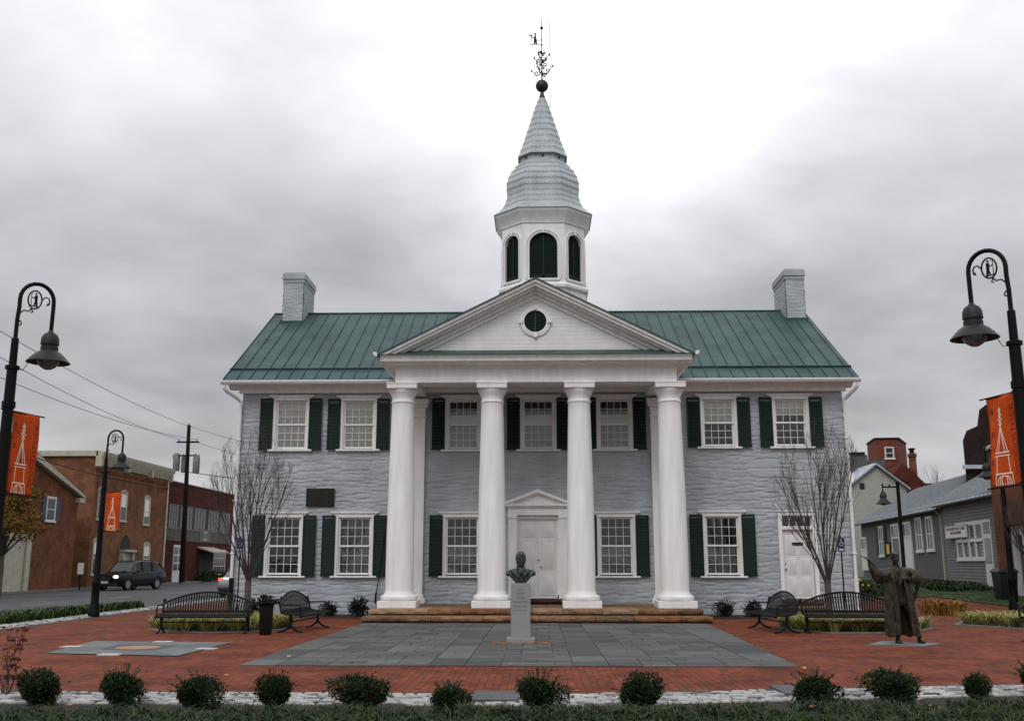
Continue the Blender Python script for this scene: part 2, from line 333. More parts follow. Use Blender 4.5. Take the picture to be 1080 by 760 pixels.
def obj(name, mb, m, parent=None, smooth=35, bevel=0, local=True, fix=True):
    """one mesh object; vertices of a part are given in its thing's frame"""
    me = bpy.data.meshes.new(name)
    V = mb.v
    xs = [p[0] for p in V]; ys = [p[1] for p in V]; zs = [p[2] for p in V]
    base = (0,0,0)
    if parent is not None or local:
        base = ((min(xs)+max(xs))/2, (min(ys)+max(ys))/2, min(zs))
    me.from_pydata([(p[0]-base[0], p[1]-base[1], p[2]-base[2]) for p in V], [], mb.f)
    me.validate()
    if fix:
        bm = bmesh.new(); bm.from_mesh(me); bmesh.ops.recalc_face_normals(bm, faces=bm.faces); bm.to_mesh(me); bm.free()
    if len(set(mb.c)) > 1 or mb.c[0] != (.5,.5,.5):
        if len(me.polygons) == len(mb.c):
            at = me.attributes.new('Col', 'FLOAT_COLOR', 'FACE')
            buf = []
            for c in mb.c: buf += [c[0], c[1], c[2], 1]
            at.data.foreach_set('color', buf)
    me.materials.append(m)
    if smooth:
        me.polygons.foreach_set('use_smooth', [True]*len(me.polygons)); me.set_sharp_from_angle(angle=rad(smooth))
    o = bpy.data.objects.new(name, me); C.objects.link(o)
    po = ORG.get(parent.name, (0,0,0)) if parent is not None else (0,0,0)
    o.location = (base[0]-po[0], base[1]-po[1], base[2]-po[2])
    if parent is not None: o.parent = parent
    ORG[o.name] = base
    if bevel:
        b = o.modifiers.new('bevel', 'BEVEL'); b.width = bevel; b.segments = 2; b.limit_method = 'ANGLE'; b.angle_limit = rad(40)
    return o
def tag(o, label=None, cat=None, group=None, kind=None):
    if label: o['label'] = label
    if cat: o['category'] = cat
    if group: o['group'] = group
    if kind: o['kind'] = kind
    return o
def thing(name, label, cat, loc=(0,0,0), rz=0, group=None):
    o = bpy.data.objects.new(name, None); C.objects.link(o); o.location = loc; o.rotation_euler = (0,0,rz); o.empty_display_size = .3
    ORG[o.name] = (0,0,0)
    return tag(o, label, cat, group)
def copy_tree(o, parent=None):
    c = o.copy(); C.objects.link(c)
    if parent is not None: c.parent = parent
    for ch in list(o.children): copy_tree(ch, c)
    return c
def struct(name, mb, m, smooth=35, fix=True): return tag(obj(name, mb, m, None, smooth, local=False, fix=fix), kind='structure')
def text_mb(txt, size, depth=.004, align='CENTER', space=1.0, bold=0):
    cu = bpy.data.curves.new('t', 'FONT'); cu.body = txt; cu.size = size; cu.extrude = depth; cu.align_x = align; cu.space_character = space; cu.offset = bold; cu.resolution_u = 2
    o = bpy.data.objects.new('t', cu); me = bpy.data.meshes.new_from_object(o)
    r = ([v.co.copy() for v in me.vertices], [tuple(p.vertices) for p in me.polygons])
    bpy.data.objects.remove(o); bpy.data.curves.remove(cu); bpy.data.meshes.remove(me)
    return r
def sm(a, b, x):
    t = max(0, min(1, (x-a)/(b-a))); return t*t*(3-2*t)
def terr(x, y):     # the ground rises gently on the right, behind the statue
    return .62*sm(33, 47, y)*sm(10.3, 13.5, x)

# ================================================================ SETTING
def grid_mb(xs, ys, dz, inside=None):
    mb = MB(); nx, ny = len(xs), len(ys)
    vs = [(x, y, terr(x, y)+dz) for y in ys for x in xs]
    fs = []
    for j in range(ny-1):
        for i in range(nx-1):
            if inside and not inside((xs[i]+xs[i+1])/2, (ys[j]+ys[j+1])/2): continue
            fs.append((j*nx+i, j*nx+i+1, (j+1)*nx+i+1, (j+1)*nx+i))
    mb.add(vs, fs); return mb
def lin(a, b, st): n = max(1, int(round((b-a)/st))); return [a+(b-a)*i/n for i in range(n+1)]
gx = [-1500,-400,-150]+lin(-60,9,8)+lin(10,30,1)+[60,150,400,1500]
gy = [-1500,-400,-100]+lin(-40,32,8)+lin(33,48,1)+[60,100,200,500,1500]
struct('ground', grid_mb(gx, gy, -.16), M['ground'])
def KX(y): return -13.7 - .05*(y-26)*.7     # kerb line of the street on the left
# street
mb = MB(); mb.add([(-28.2,-60,-.12),(KX(-60)-.9,-60,-.12),(KX(180)-1.6,180,-.12),(-33.5,180,-.12)], [(0,1,2,3)])
struct('road', mb, M['asphalt'])
# pavement and kerb on the far side
mb = MB(); mb.prism([(-28.0,-60),(-33.4,180),(-90,180),(-90,-60)], -.15, .0, 'z'); struct('far_pavement', mb, M['concrete'])
mb = MB(); mb.prism([(-27.8,-60),(-33.2,180),(-33.4,180),(-28.0,-60)], -.15, .012, 'z'); struct('kerb', mb, M['cobble'] if False else M['concrete'])
# brick plaza (sheet that follows the rise on the right)
px_ = lin(-13.6, 10, 1.0)+lin(10.5, 32, .5)[0:]
py_ = lin(-6, 32, 2)[:-1]+lin(32, 50, .5)+[60, 80]
mb = grid_mb(px_, py_, 0, lambda x, y: x > KX(y)+.2 and not (y < 12.0))
# slab edge towards the street
struct('brick_plaza', mb, M['paver'])
mb = MB(); mb.prism([(KX(12)+1.5,11.9),(KX(12)-.02,11.9),(KX(80)-.02,80),(KX(80)+1.2,80)], -.15, -.004, 'z'); struct('plaza_edge', mb, M['concrete'])
# near planting strip soil
mb = MB(); mb.add([(-12,8.5,.003),(12,8.5,.003),(12,14.25,.003),(8.6,13.56,.003),(.5,12.04,.003),(-7.4,12.06,.003),(-12,12.1,.003)], [(0,1,2,3,4,5,6)]); struct('planting_soil', mb, M['mulch'])
# pavement behind the viewer
mb = MB(); mb.add([(-13,-60,-.02),(30,-60,-.02),(30,8.5,-.02),(-13,8.5,-.02)], [(0,1,2,3)]); struct('near_pavement', mb, M['concrete'])

# cobble strips: every sett modelled, kept in one mesh
def cobbles(name, p0, p1, width, z0=.0, L0=.22, W0=.11, seed=1, curve=0):
    rnd = random.Random(seed); mb = MB()
    a = Vector(p0); b = Vector(p1); d = (b-a); Lt = d.length; d.normalize(); nrm = Vector((-d.y, d.x))
    rows = int(width/W0)
    for r in range(rows):
        t = rnd.random()*-.2
        while t < Lt:
            l = L0*rnd.uniform(.55, 1.3)
            w2 = W0*.44*rnd.uniform(.82,1.02); c = a + d*(t+l/2) + nrm*((r+.5)*W0-0)+ nrm*(curve*math.sin(PI*(t/Lt)))
            hh = z0 + .02 + rnd.uniform(-.006,.012); l2 = l/2-.008-rnd.random()*.016
            g = rnd.uniform(.27,.47); 
            if rnd.random() < .17: g = rnd.uniform(.06,.16)
            col = (g, g*.985, g*.95)
            P = [c - d*l2 - nrm*w2, c + d*l2 - nrm*w2, c + d*l2 + nrm*w2, c - d*l2 + nrm*w2]
            q = [c + (p-c)*.86 for p in P]
            j = lambda: rnd.uniform(-.006,.006)
            vs = [(p.x+j(), p.y+j(), z0-.03) for p in P] + [(p.x, p.y, hh-.014) for p in P] + [(p.x+j(), p.y+j(), hh+j()*.5) for p in q]
            mb.add(vs, [(0,1,5,4),(1,2,6,5),(2,3,7,6),(3,0,4,7),(4,5,9,8),(5,6,10,9),(6,7,11,10),(7,4,8,11),(8,9,10,11)], col)
            t += l
    return struct(name, mb, M['cobble'], 30)
mb = MB(); mb.add([(-7.6,12.42,.004),(-7.4,13.35,.004),(0,13.05,.004),(8.2,14.6,.004),(8.4,13.4,.004),(0,11.9,.004),(-7.6,11.9,.004)], [(0,1,2,3,4,5,6)]); struct('cobble_bed', mb, M['joint'])
cobbles('cobble_strip', (-7.4,12.02), (.5,11.95), 1.06, seed=3)
cobbles('cobble_strip', (.55,11.97), (8.6,13.5), 1.06, seed=5)
cobbles('cobble_strip', (KX(21)+.35,21), (KX(64)+.35,64), .82, L0=.25, seed=8, W0=.117)
mb = MB(); mb.add([(KX(21)-.6,21,.003),(KX(21)+.5,21,.003),(KX(64)+.5,64,.003),(KX(64)-.6,64,.003)], [(0,1,2,3)]); struct('cobble_bed', mb, M['joint'])
# dark slate slabs lying in the near cobble strip
for i, (x, y, lab, wd) in enumerate(((-.52,12.62,'dark slate slab set in the white cobble strip, below the bust',.56),(3.28,13.3,'dark slate slab set in the white cobble strip, in front of the right bench',.5))):
    mb = MB(); mb.box(x-wd/2,x+wd/2,y-.42,y+.42,.0,.045); o = obj('ground_slab', mb, mat('dark_slate%d'%i,(.060,.065,.066),.6,var=.25,scale=6), bevel=.006); tag(o, lab, 'slab', 'slate slabs in the cobble strip')

# bluestone court in front of the steps: individual slabs in one mesh
def slab_court():
    rnd = random.Random(11); mb = MB()
    X0, X1, Y0, Y1 = -4.78, 4.14, 16.45, 27.98
    bands = [(-4.78,-4.2),(-1.75,-1.17),(.56,1.14),(3.56,4.14)]
    def colr():
        g = rnd.uniform(.042,.105); k = rnd.random()
        if k < .08: return (g*1.15, g*1.03, g*.86)
        if k < .24: return (g*.92, g*1.03, g*.95)
        return (g*.97, g*1.03, g*.99)
    def slab(x0,x1,y0,y1):
        e = .008; z = .016+rnd.uniform(-.002,.002); c = colr()
        mb.add([(x0+e,y0+e,0),(x1-e,y0+e,0),(x1-e,y1-e,0),(x0+e,y1-e,0),(x0+e,y0+e,z-.004),(x1-e,y0+e,z-.004),(x1-e,y1-e,z-.004),(x0+e,y1-e,z-.004),
                (x0+e+.006,y0+e+.006,z),(x1-e-.006,y0+e+.006,z),(x1-e-.006,y1-e-.006,z),(x0+e+.006,y1-e-.006,z)],
               [(0,1,5,4),(1,2,6,5),(2,3,7,6),(3,0,4,7),(4,5,9,8),(5,6,10,9),(6,7,11,10),(7,4,8,11),(8,9,10,11)], c)
    def xe(y): return (y-Y0)/(Y1-Y0)*.46    # the court widens a little towards the steps
    for a, b in bands:
        y = Y0
        while y < Y1-.05:
            l = min(rnd.uniform(.7,1.25), Y1-y)
            if Y1-y-l < .4: l = Y1-y
            slab(a, b + (xe(y) if b > 4 else 0), y, y+l); y += l
    fields = [(-4.2,-1.75),(-1.17,.56),(1.14,3.56)]
    U = .27
    for a, b in fields:
        nx = int(round((b-a)/U)); ny = int((Y1-Y0)/U); ux = (b-a)/nx; uy = (Y1-Y0)/ny
        used = [[0]*ny for _ in range(nx)]
        for j in range(ny):
            for i in range(nx):
                if used[i][j]: continue
                opts = [(3,1),(2,1),(3,2),(2,1),(2,2),(3,1),(4,1),(1,1)]; rnd.shuffle(opts)
                opts = [o for o in opts if o != (1,1)]+[(1,1)]
                for (w_, h_) in opts:
                    if i+w_ <= nx and j+h_ <= ny and not any(used[i+p][j+q] for p in range(w_) for q in range(h_)):
                        for p in range(w_):
                            for q in range(h_): used[i+p][j+q] = 1
                        slab(a+i*ux, a+(i+w_)*ux, Y0+j*uy, Y0+(j+h_)*uy); break
    struct('slate_court', mb, M['slate'], 30)
    b2 = MB(); b2.add([(X0,Y0,.005),(X1,Y0,.005),(X1+.46,Y1,.005),(X0,Y1,.005)], [(0,1,2,3)]); struct('court_bed', b2, M['joint'])
slab_court()

# star inlay on the left
def inlay():
    cx0, cy0 = -7.72, 19.75; mb = MB(); z = .014
    o = [(-8.95,18.55),(-6.35,18.05),(-6.3,21.1),(-9.3,21.45)]
    m = [((o[i][0]+o[(i+1)%4][0])/2, (o[i][1]+o[(i+1)%4][1])/2) for i in range(4)]
    inner = []
    for i in range(4):
        for p, k in ((o[i], .42), (m[i], .46)): inner.append((cx0+(p[0]-cx0)*k, cy0+(p[1]-cy0)*k))
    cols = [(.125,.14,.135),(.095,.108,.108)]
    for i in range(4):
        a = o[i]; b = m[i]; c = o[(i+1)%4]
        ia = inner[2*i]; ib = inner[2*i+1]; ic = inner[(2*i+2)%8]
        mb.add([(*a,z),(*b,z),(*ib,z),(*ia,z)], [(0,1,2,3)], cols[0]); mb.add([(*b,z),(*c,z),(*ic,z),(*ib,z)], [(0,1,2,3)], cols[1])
    mb.add([(p[0],p[1],z-.001) for p in inner], [tuple(range(8))], (.055,.055,.055))
    for (x, y) in m: mb.box(x-.19,x+.19,y-.14,y+.14,.0,.018,(.45,.44,.40))
    t = tag(bpy.data.objects.new('ground_inlay', None), 'grey four-pointed star inlay with an orange centre set flat in the brick paving', 'ground inlay'); C.objects.link(t); t.location = (cx0, cy0, 0)
    ORG[t.name] = (cx0, cy0, 0)
    obj('star_paving', mb, M['slate'], t)
    d = MB(); d.lathe([(.42,0),(.42,.019)], (cx0,cy0,0), 28); obj('centre_disc', d, M['terracotta'], t)
inlay()

# statue base, bust surround
mb = MB(); mb.prism([(6.62,20.9),(7.55,20.45),(8.15,21.1),(7.2,21.75)], 0, .02, 'z', (.15,.165,.165)); o = struct('statue_paving', mb, M['slate'])
mb = MB(); rnd = random.Random(2)
for i in range(13):
    for j in range(7):
        x = -.95+i*.105; y = 20.75+j*.205*.62
        if abs(x+.36) > .66 or j > 5: continue
        g = rnd.uniform(.7,1.2); c = rnd.choice([(.20,.075,.035),(.24,.10,.05),(.10,.06,.045),(.15,.14,.12)])
        mb.box(x+.004,x+.1,y,y+.12,.0,.022,tuple(v*g for v in c))
struct('bust_surround', mb, M['sandstone'])

# lawn and beds
def poly_in(poly, x, y):
    c = False; n = len(poly); j = n-1
    for i in range(n):
        xi, yi = poly[i]; xj, yj = poly[j]
        if (yi > y) != (yj > y) and x < (xj-xi)*(y-yi)/(yj-yi)+xi: c = not c
        j = i
    return c
LAWN = [(17.4,34.8),(15.4,40.3),(12.6,39.4),(11.4,41),(11.0,60),(11,90),(60,90),(60,30),(24,30.2)]
def poly_sheet(poly, dz, name, m, st=.5):
    # clip a grid by simple triangulation fan of small cells
    bm = bmesh.new()
    vs = [bm.verts.new((p[0], p[1], 0)) for p in poly]; bm.faces.new(vs)
    xs = [p[0] for p in poly]; ys = [p[1] for p in poly]
    x = math.ceil(min(xs)/st)*st
    while x < min(max(xs), 30):
        bmesh.ops.bisect_plane(bm, geom=bm.verts[:]+bm.edges[:]+bm.faces[:], plane_co=(x,0,0), plane_no=(1,0,0)); x += st
    y = math.ceil(min(ys)/st)*st
    while y < min(max(ys), 50):
        bmesh.ops.bisect_plane(bm, geom=bm.verts[:]+bm.edges[:]+bm.faces[:], plane_co=(0,y,0), plane_no=(0,1,0)); y += st
    for v in bm.verts: v.co.z = terr(v.co.x, v.co.y)+dz
    mb = MB(); bm.verts.index_update(); mb.add([v.co[:] for v in bm.verts], [tuple(v.index for v in f.verts) for f in bm.faces]); bm.free()
    return struct(name, mb, m)
poly_sheet(LAWN, .03, 'lawn', M['lawn'])
LAWN_IN = [(17.6,35.1),(15.5,40.6),(12.7,39.8),(11.7,41.2),(11.4,60),(24,60),(19.4,43),(24,36),(24,31)]
BEDL = [(-9.6,25.4),(-8.9,24.5),(-7.9,24.15),(-6.9,24.35),(-6.35,25.2),(-6.3,26.4),(-7.0,27.8),(-8.6,28.2),(-9.7,27.2)]
BEDR = [(9.8,26.0),(9.0,24.9),(8.0,24.4),(6.9,24.35),(6.3,25.2),(6.2,26.4),(6.9,27.8),(8.5,28.2),(9.8,27.4)]
BEDF = [(11.2,27.6),(12.2,26.0),(14.5,25.3),(17.5,26.5),(17.5,29.5),(14,29.6),(12,29.0)]
MULL = [(-9.7,32.86),(-9.7,30.9),(-5.2,30.6),(-4.75,32.86)]
MULR = [(5.0,32.86),(4.9,30.6),(7.6,30.9),(7.6,32.86)]
BEDK = [(KX(22)-1.5,22),(KX(22)-.55,22),(KX(38)-.55,38),(KX(38)-.9,38),(KX(30)-1.9,30)]
for nm, P in (('grass_bed',BEDL),('grass_bed',BEDR),('grass_bed',BEDF),('mulch_bed',MULL),('mulch_bed',MULR)):
    mb = MB(); mb.add([(x,y,.012) for x,y in P], [tuple(range(len(P)))]); struct(nm, mb, M['mulch'])
    if nm == 'grass_bed':   # thin grey stone edging round the bed
        mb = MB(); n = len(P); cxx = sum(p[0] for p in P)/n; cyy = sum(p[1] for p in P)/n
        big = [((x-cxx)*1.06+cxx, (y-cyy)*1.07+cyy) for x, y in P]
        for i in range(n):
            j = (i+1)%n; mb.prism([P[i],P[j],big[j],big[i]], 0, .03, 'z', (.17,.18,.175))
        struct('bed_edging', mb, M['slate'])
mb = MB(); mb.prism([(KX(20)-2.0,20),(KX(20)-.42,20),(KX(39)-.42,39),(KX(39)-.7,39),(KX(30)-2.1,30)], -.14, .004, 'z'); struct('verge_bed', mb, M['mulch'])
# painted line on the road
mb = MB()
for y in range(24, 120, 9): mb.add([(-20.6-.02*y,y,-.116),(-20.5-.02*y,y,-.116),(-20.56-.02*y,y+3,-.116),(-20.66-.02*y,y+3,-.116)], [(0,1,2,3)])
mb.add([(-18.6,40.2,-.116),(-14.9,40.0,-.116),(-14.9,40.35,-.116),(-18.6,40.55,-.116)], [(0,1,2,3)])
struct('road_marking', mb, mat('worn_white_road_paint', (.30,.30,.30), .8, var=.4, scale=6))

# ================================================================ VEGETATION
def blades(mb, pts, h, wdt, cols, rnd, n=8, lean=.5, spread=.05, z=None):
    for (x, y) in pts:
        z0 = terr(x, y) if z is None else z
        for _ in range(n):
            a = rnd.uniform(0, 2*PI); hh = h*rnd.uniform(.6,1.15); l = lean*rnd.uniform(.3,1.2)*hh
            bx = x+rnd.uniform(-spread,spread); by = y+rnd.uniform(-spread,spread); dx = math.cos(a); dy = math.sin(a); wx = -dy*wdt/2; wy = dx*wdt/2
            c = rnd.choice(cols); g = rnd.uniform(.75,1.25); c = (c[0]*g, c[1]*g, c[2]*g)
            m_ = (bx+dx*l*.4, by+dy*l*.4, z0+hh*.75); t_ = (bx+dx*l, by+dy*l, z0+hh*rnd.uniform(.75,1.0))
            mb.add([(bx-wx,by-wy,z0),(bx+wx,by+wy,z0),(m_[0]+wx,m_[1]+wy,m_[2]),(m_[0]-wx,m_[1]-wy,m_[2]),t_], [(0,1,2,3),(3,2,4)], c)
rnd = random.Random(21)
def scatter(poly, n):
    xs = [p[0] for p in poly]; ys = [p[1] for p in poly]; r = []
    while len(r) < n:
        x = rnd.uniform(min(xs),max(xs)); y = rnd.uniform(min(ys),max(ys))
        if poly_in(poly, x, y): r.append((x, y))
    return r
FG = [(-7.6,9.3),(7.6,9.3),(8.0,12.35),(4.5,11.58),(.5,11.02),(-3,10.98),(-7.6,10.75)]
mb = MB(); blades(mb, scatter(FG, 1500), .19, .013, [(.013,.030,.009),(.024,.048,.013),(.008,.018,.006),(.050,.072,.020),(.028,.048,.022)], rnd, 26, 1.25, .05, -.02)
tag(obj('liriope_ground_cover', mb, M['blade'], local=False, smooth=0, fix=False), 'dark green strappy ground cover filling the front edge of the plaza', 'ground cover', kind='stuff')
YC = [(.36,.33,.10),(.42,.38,.15),(.27,.27,.07),(.17,.21,.05),(.48,.43,.20),(.12,.13,.05)]
for P, n, lab in ((BEDL, 420, 'yellow-green ornamental grass bed behind the left long bench'), (BEDR, 420, 'yellow-green ornamental grass bed behind the right long bench'), (BEDF, 480, 'yellow-green ornamental grass bed at the right edge beyond the statue')):
    mb = MB(); blades(mb, scatter(P, n//3), .34, .016, YC, rnd, 60, 1.6, .06, 0)
    tag(obj('ornamental_grass', mb, M['blade'], local=False, smooth=0, fix=False), lab, 'ornamental grass', kind='stuff')
mb = MB(); blades(mb, scatter(BEDK, 700), .28, .04, [(.035,.07,.02),(.05,.09,.03),(.025,.05,.015),(.08,.10,.03)], rnd, 12, .9, .12, 0)
tag(obj('verge_ground_cover', mb, M['blade'], local=False, smooth=0, fix=False), 'low dark green plants between the street and the cobble edging on the left', 'ground cover', kind='stuff')
mb = MB(); blades(mb, scatter(LAWN_IN, 9000), .07, .02, [(.022,.05,.012),(.035,.07,.018),(.045,.075,.02)], rnd, 5, .6, .1)
tag(obj('lawn_grass', mb, M['blade'], local=False, smooth=0, fix=False), 'short green lawn grass in front of the grey building', 'grass', kind='stuff')
# orange-brown clump beside the path
mb = MB(); blades(mb, scatter([(12.5,33),(13.4,32.6),(13.7,33.8),(12.7,34.2)], 20), .48, .03, [(.30,.13,.03),(.35,.20,.05),(.16,.12,.03),(.25,.10,.02)], rnd, 22, .9, .12)
tag(obj('autumn_grass_clump', mb, M['blade'], local=False, smooth=0, fix=False), 'orange and brown autumn clump of long leaves behind the robed statue', 'plant')
# dead orange foliage under steps etc. plants at the foot of the grey building
mb = MB(); blades(mb, scatter([(16.4,42),(18.8,42.6),(21.2,58),(18.8,57)], 260), .24, .05, [(.025,.045,.015),(.04,.06,.02),(.02,.03,.012)], rnd, 22, .8, .3)
tag(obj('foundation_ground_cover', mb, M['blade'], local=False, smooth=0, fix=False), 'dark green low plants along the foot of the grey building', 'ground cover', kind='stuff')
mb = MB(); blades(mb, scatter([(11.6,40.3),(14.6,40.3),(15.4,46),(11.6,46)], 200), .35, .06, [(.025,.05,.015),(.04,.07,.02),(.05,.06,.02)], rnd, 20, .8, .25)
for (x, y) in scatter([(11.8,40.6),(14.4,40.6),(15,44),(11.8,44)], 9): mb.sph((x,y,terr(x,y)+.4), .06, 6, 4, col=(.55,.40,.05))
tag(obj('ivy_ground_cover', mb, M['blade'], local=False, smooth=0, fix=False), 'dark green ivy dotted with yellow flowers right of the courthouse corner', 'ground cover', kind='stuff')

def leafball(mb, c, r, n, size, cols, rnd, shell=.35, lumps=7, zmin=0):
    L_ = [(Vector((rnd.uniform(-1,1), rnd.uniform(-1,1), rnd.uniform(-.6,1))).normalized(), rnd.uniform(.05,.34)) for _ in range(lumps)]
    for _ in range(n):
        d = Vector((rnd.gauss(0,1), rnd.gauss(0,1), rnd.gauss(0,1))).normalized()
        b = sum(max(0, d.dot(q)-.55)*k*3 for q, k in L_)
        rr = (1-shell*rnd.random()**1.6)*(.80+b)*rnd.choice((1,1,1,1.08,1.15))
        p = Vector((c[0]+d.x*r[0]*rr, c[1]+d.y*r[1]*rr, c[2]+d.z*r[2]*rr))
        if p.z < zmin: continue
        s = size*rnd.uniform(.6,1.3); u = (d+Vector((rnd.uniform(-.9,.9), rnd.uniform(-.9,.9), rnd.uniform(-.4,1.1)))).normalized(); v = u.orthogonal().normalized(); v = Matrix.Rotation(rnd.uniform(0,2*PI), 3, u) @ v
        k = rnd.choice(cols); g = rnd.uniform(.7,1.3); col = (k[0]*g, k[1]*g, k[2]*g)
        mb.add([p-v*s*.45, p+u*s*.7, p+v*s*.45, p-u*s*.35], [(0,1,2,3)], col)
def shrub_proto(name, label, cat, group, r, n, size, cols, seed, loc):
    rn = random.Random(seed); t = thing(name, label, cat, loc, 0, group)
    st = MB()
    for k in range(9):
        a = rn.uniform(0,2*PI); l = rn.uniform(.5,.9); st.tube([(0,0,0),(math.cos(a)*r[0]*l*.4,math.sin(a)*r[1]*l*.4,r[2]*.8),(math.cos(a)*r[0]*l,math.sin(a)*r[1]*l,r[2]*(1+l*.5))],[.012,.008,.004],5)
    obj('stem', st, M['bark'], t)
    mb = MB(); leafball(mb, (0,0,r[2]*.98), r, n, size, cols, rn, .9, zmin=.0)
    for k in range(22):   # shoots that break the outline
        a = rn.uniform(0,2*PI); el = rn.uniform(.2,1.4); d = Vector((math.cos(a)*math.cos(el), math.sin(a)*math.cos(el), math.sin(el)))
        for q in range(14):
            p = Vector((d.x*r[0], d.y*r[1], r[2]*.98+d.z*r[2]))*.97 + d*(.0+q*.011) + Vector((rn.uniform(-.012,.012),)*3)
            s = size*.8; u = Vector((rn.uniform(-1,1),rn.uniform(-1,1),rn.uniform(0,1))).normalized(); v = u.orthogonal(); c = rn.choice(cols)
            mb.add([p-v*s*.4, p+u*s*.7, p+v*s*.4, p-u*s*.3], [(0,1,2,3)], c)
    obj('foliage', mb, M['leaf'], t, smooth=0, fix=False); return t
BC = [(.010,.022,.008),(.016,.032,.011),(.024,.044,.015),(.008,.015,.006),(.035,.055,.02)]
bush_spots = [(-5.95,12.35,.26,.22,'leftmost clipped shrub on the front cobble strip, beside the twiggy red sapling'),
 (-4.92,12.25,.25,.25,'tall round clipped shrub left of the star inlay, second along the front strip'),
 (-3.98,12.05,.25,.22,'ragged clipped shrub third along the front strip from the left'),
 (-3.04,12.02,.21,.23,'narrow clipped shrub in front of the left corner of the slate court'),
 (-2.02,12.0,.30,.22,'wide clipped shrub left of the bust on the front strip, fifth from the left'),
 (-1.00,11.85,.23,.19,'low clipped shrub just left of the slate slab below the bust'),
 (.01,12.0,.25,.24,'clipped shrub directly before the central door, right of the slate slab'),
 (1.17,12.1,.26,.22,'clipped shrub between the bust and the right side bench, eighth along the strip'),
 (3.28,12.55,.27,.22,'clipped shrub overlapping the right-hand slate slab'),
 (4.30,12.75,.30,.22,'wide clipped shrub in front of the robed statue'),
 (5.42,13.05,.17,.18,'small clipped shrub right of the robed statue on the front strip'),
 (6.45,13.6,.24,.24,'clipped shrub cut by the right edge of the photo')]
prot = [shrub_proto('clipped_shrub', '', 'shrub', 'clipped shrubs along the front cobble strip', (.25,.25,.21), 6200, .030, BC, 31+i, (0,0,0)) for i in range(6)]
for i, (x, y, r, hz, lab) in enumerate(bush_spots):
    o = prot[i] if i < 6 else copy_tree(prot[(i*5+1)%6])
    o['label'] = lab; o.location = (x*.970, y-.42, 0); o.rotation_euler = (0,0,i*1.3); s = r/.25*.88; o.scale = (s, s, hz/.21*.74)
PC = [(.010,.009,.008),(.014,.015,.011),(.010,.016,.010),(.03,.028,.02)]
p2 = shrub_proto('foundation_shrub', '', 'shrub', 'low shrubs at the foot of the courthouse wall', (.32,.3,.24), 1500, .05, PC, 77, (0,0,0))
for i, (x, y, s, lab) in enumerate(((-6.45,31.6,.8,'dark shrub against the wall right of the left side bench, left of a pair'),(-5.55,31.6,1.0,'dark shrub against the wall next to the leftmost column'),
    (-8.9,31.8,.9,'dark shrub at the wall beside the trunk of the left bare tree'),(5.75,31.6,.9,'dark shrub against the wall just right of the steps'),(6.55,31.5,.85,'dark shrub between the right side bench and the wall'))):
    o = p2 if i == 0 else copy_tree(p2); o['label'] = lab; o.location = (x, y, 0); o.rotation_euler = (0,0,i*2.1); o.scale = (s, s, s)

# bare vase-shaped street trees
def bare_tree(name, label, loc, H, seed, spread=.34, r0=.085, fork=.95, lean=0, group=None, cat='tree', rz=0, twigd=1.0, mbark='bark', levels=4):
    rn = random.Random(seed); t = thing(name, label, cat, loc, rz, group)
    tr = MB(); tr.tube([(0,0,-.05),(.005,0,.12),(.01,.01,fork*.5),(0,0,fork)], [r0*1.35,r0*1.05,r0,r0*.95], 10)
    obj('trunk', tr, M[mbark], t)
    br = MB(); RC = H*.25 if H < 8 else H*.4; ZC = H*.55
    def limb(p, d, l, r, lv):
        n = 5 if lv < 2 else 4; pts = [Vector(p)]; rs = [r]; q = Vector(p); dd = Vector(d)
        for i in range(n):
            dd = (dd + Vector((rn.uniform(-.07,.07), rn.uniform(-.07,.07), .06 if lv < 3 else .03))).normalized()
            q2 = q + dd*l/n
            if (q2.x-lean*2)**2/RC**2 + q2.y**2/RC**2 + max(0,(q2.z-ZC)/(H+.15-ZC))**2 > 1 and i > 0: break
            q = q2; pts.append(q.copy()); rs.append(max(.0022, r*(1-.80*(i+1)/n)))
        n = len(pts)-1
        if n < 2: return
        br.tube(pts, rs, 6 if lv < 2 else (4 if lv < 3 else 3), cap=False)
        if lv >= levels: return
        k = {0:10,1:7,2:5,3:3}[lv]; k = max(2, int(k*twigd))
        for i in range(k):
            f = rn.uniform(.22,1.0); idx = min(n-1, int(f*n)); pp = pts[idx].lerp(pts[idx+1], f*n-idx)
            dl = (pts[idx+1]-pts[idx]).normalized(); a = rn.uniform(0,2*PI); o1 = dl.orthogonal().normalized(); o1 = Matrix.Rotation(a, 3, dl) @ o1
            nd = (dl*1.0 + o1*rn.uniform(.28,.55) + Vector((0,0,.25))).normalized()
            limb(pp, nd, l*rn.uniform(.28,.55), max(.003, rs[idx]*.55), lv+1)
    nm = 11
    for i in range(nm):
        a = 2*PI*i/nm + rn.uniform(-.3,.3); sp = spread*rn.uniform(.35,1.2) if i else .05
        limb((0,0,fork*rn.uniform(.8,1.0)), Vector((math.cos(a)*sp+lean, math.sin(a)*sp, 1)).normalized(), (H-fork)*rn.uniform(.72,.98), r0*rn.uniform(.20,.33), 1)
    obj('branches', br, M['twig'], t, smooth=60, fix=False); return t
bare_tree('bare_tree', 'leafless young tree behind the left long bench, before the courthouse corner', (-7.55,26.4,0), 5.15, 5, .46, .085, 1.15, group='bare street trees beside the courthouse')
bare_tree('bare_tree', 'leafless young tree behind the right long bench, in front of the side door', (7.5,26.6,0), 5.35, 12, .50, .085, 1.2, group='bare street trees beside the courthouse')
bare_tree('bare_tree', 'leafless tree at the right edge beside the green bin', (16.1,33.2,0), 4.4, 22, .6, .10, 1.5, group='bare street trees beside the courthouse')

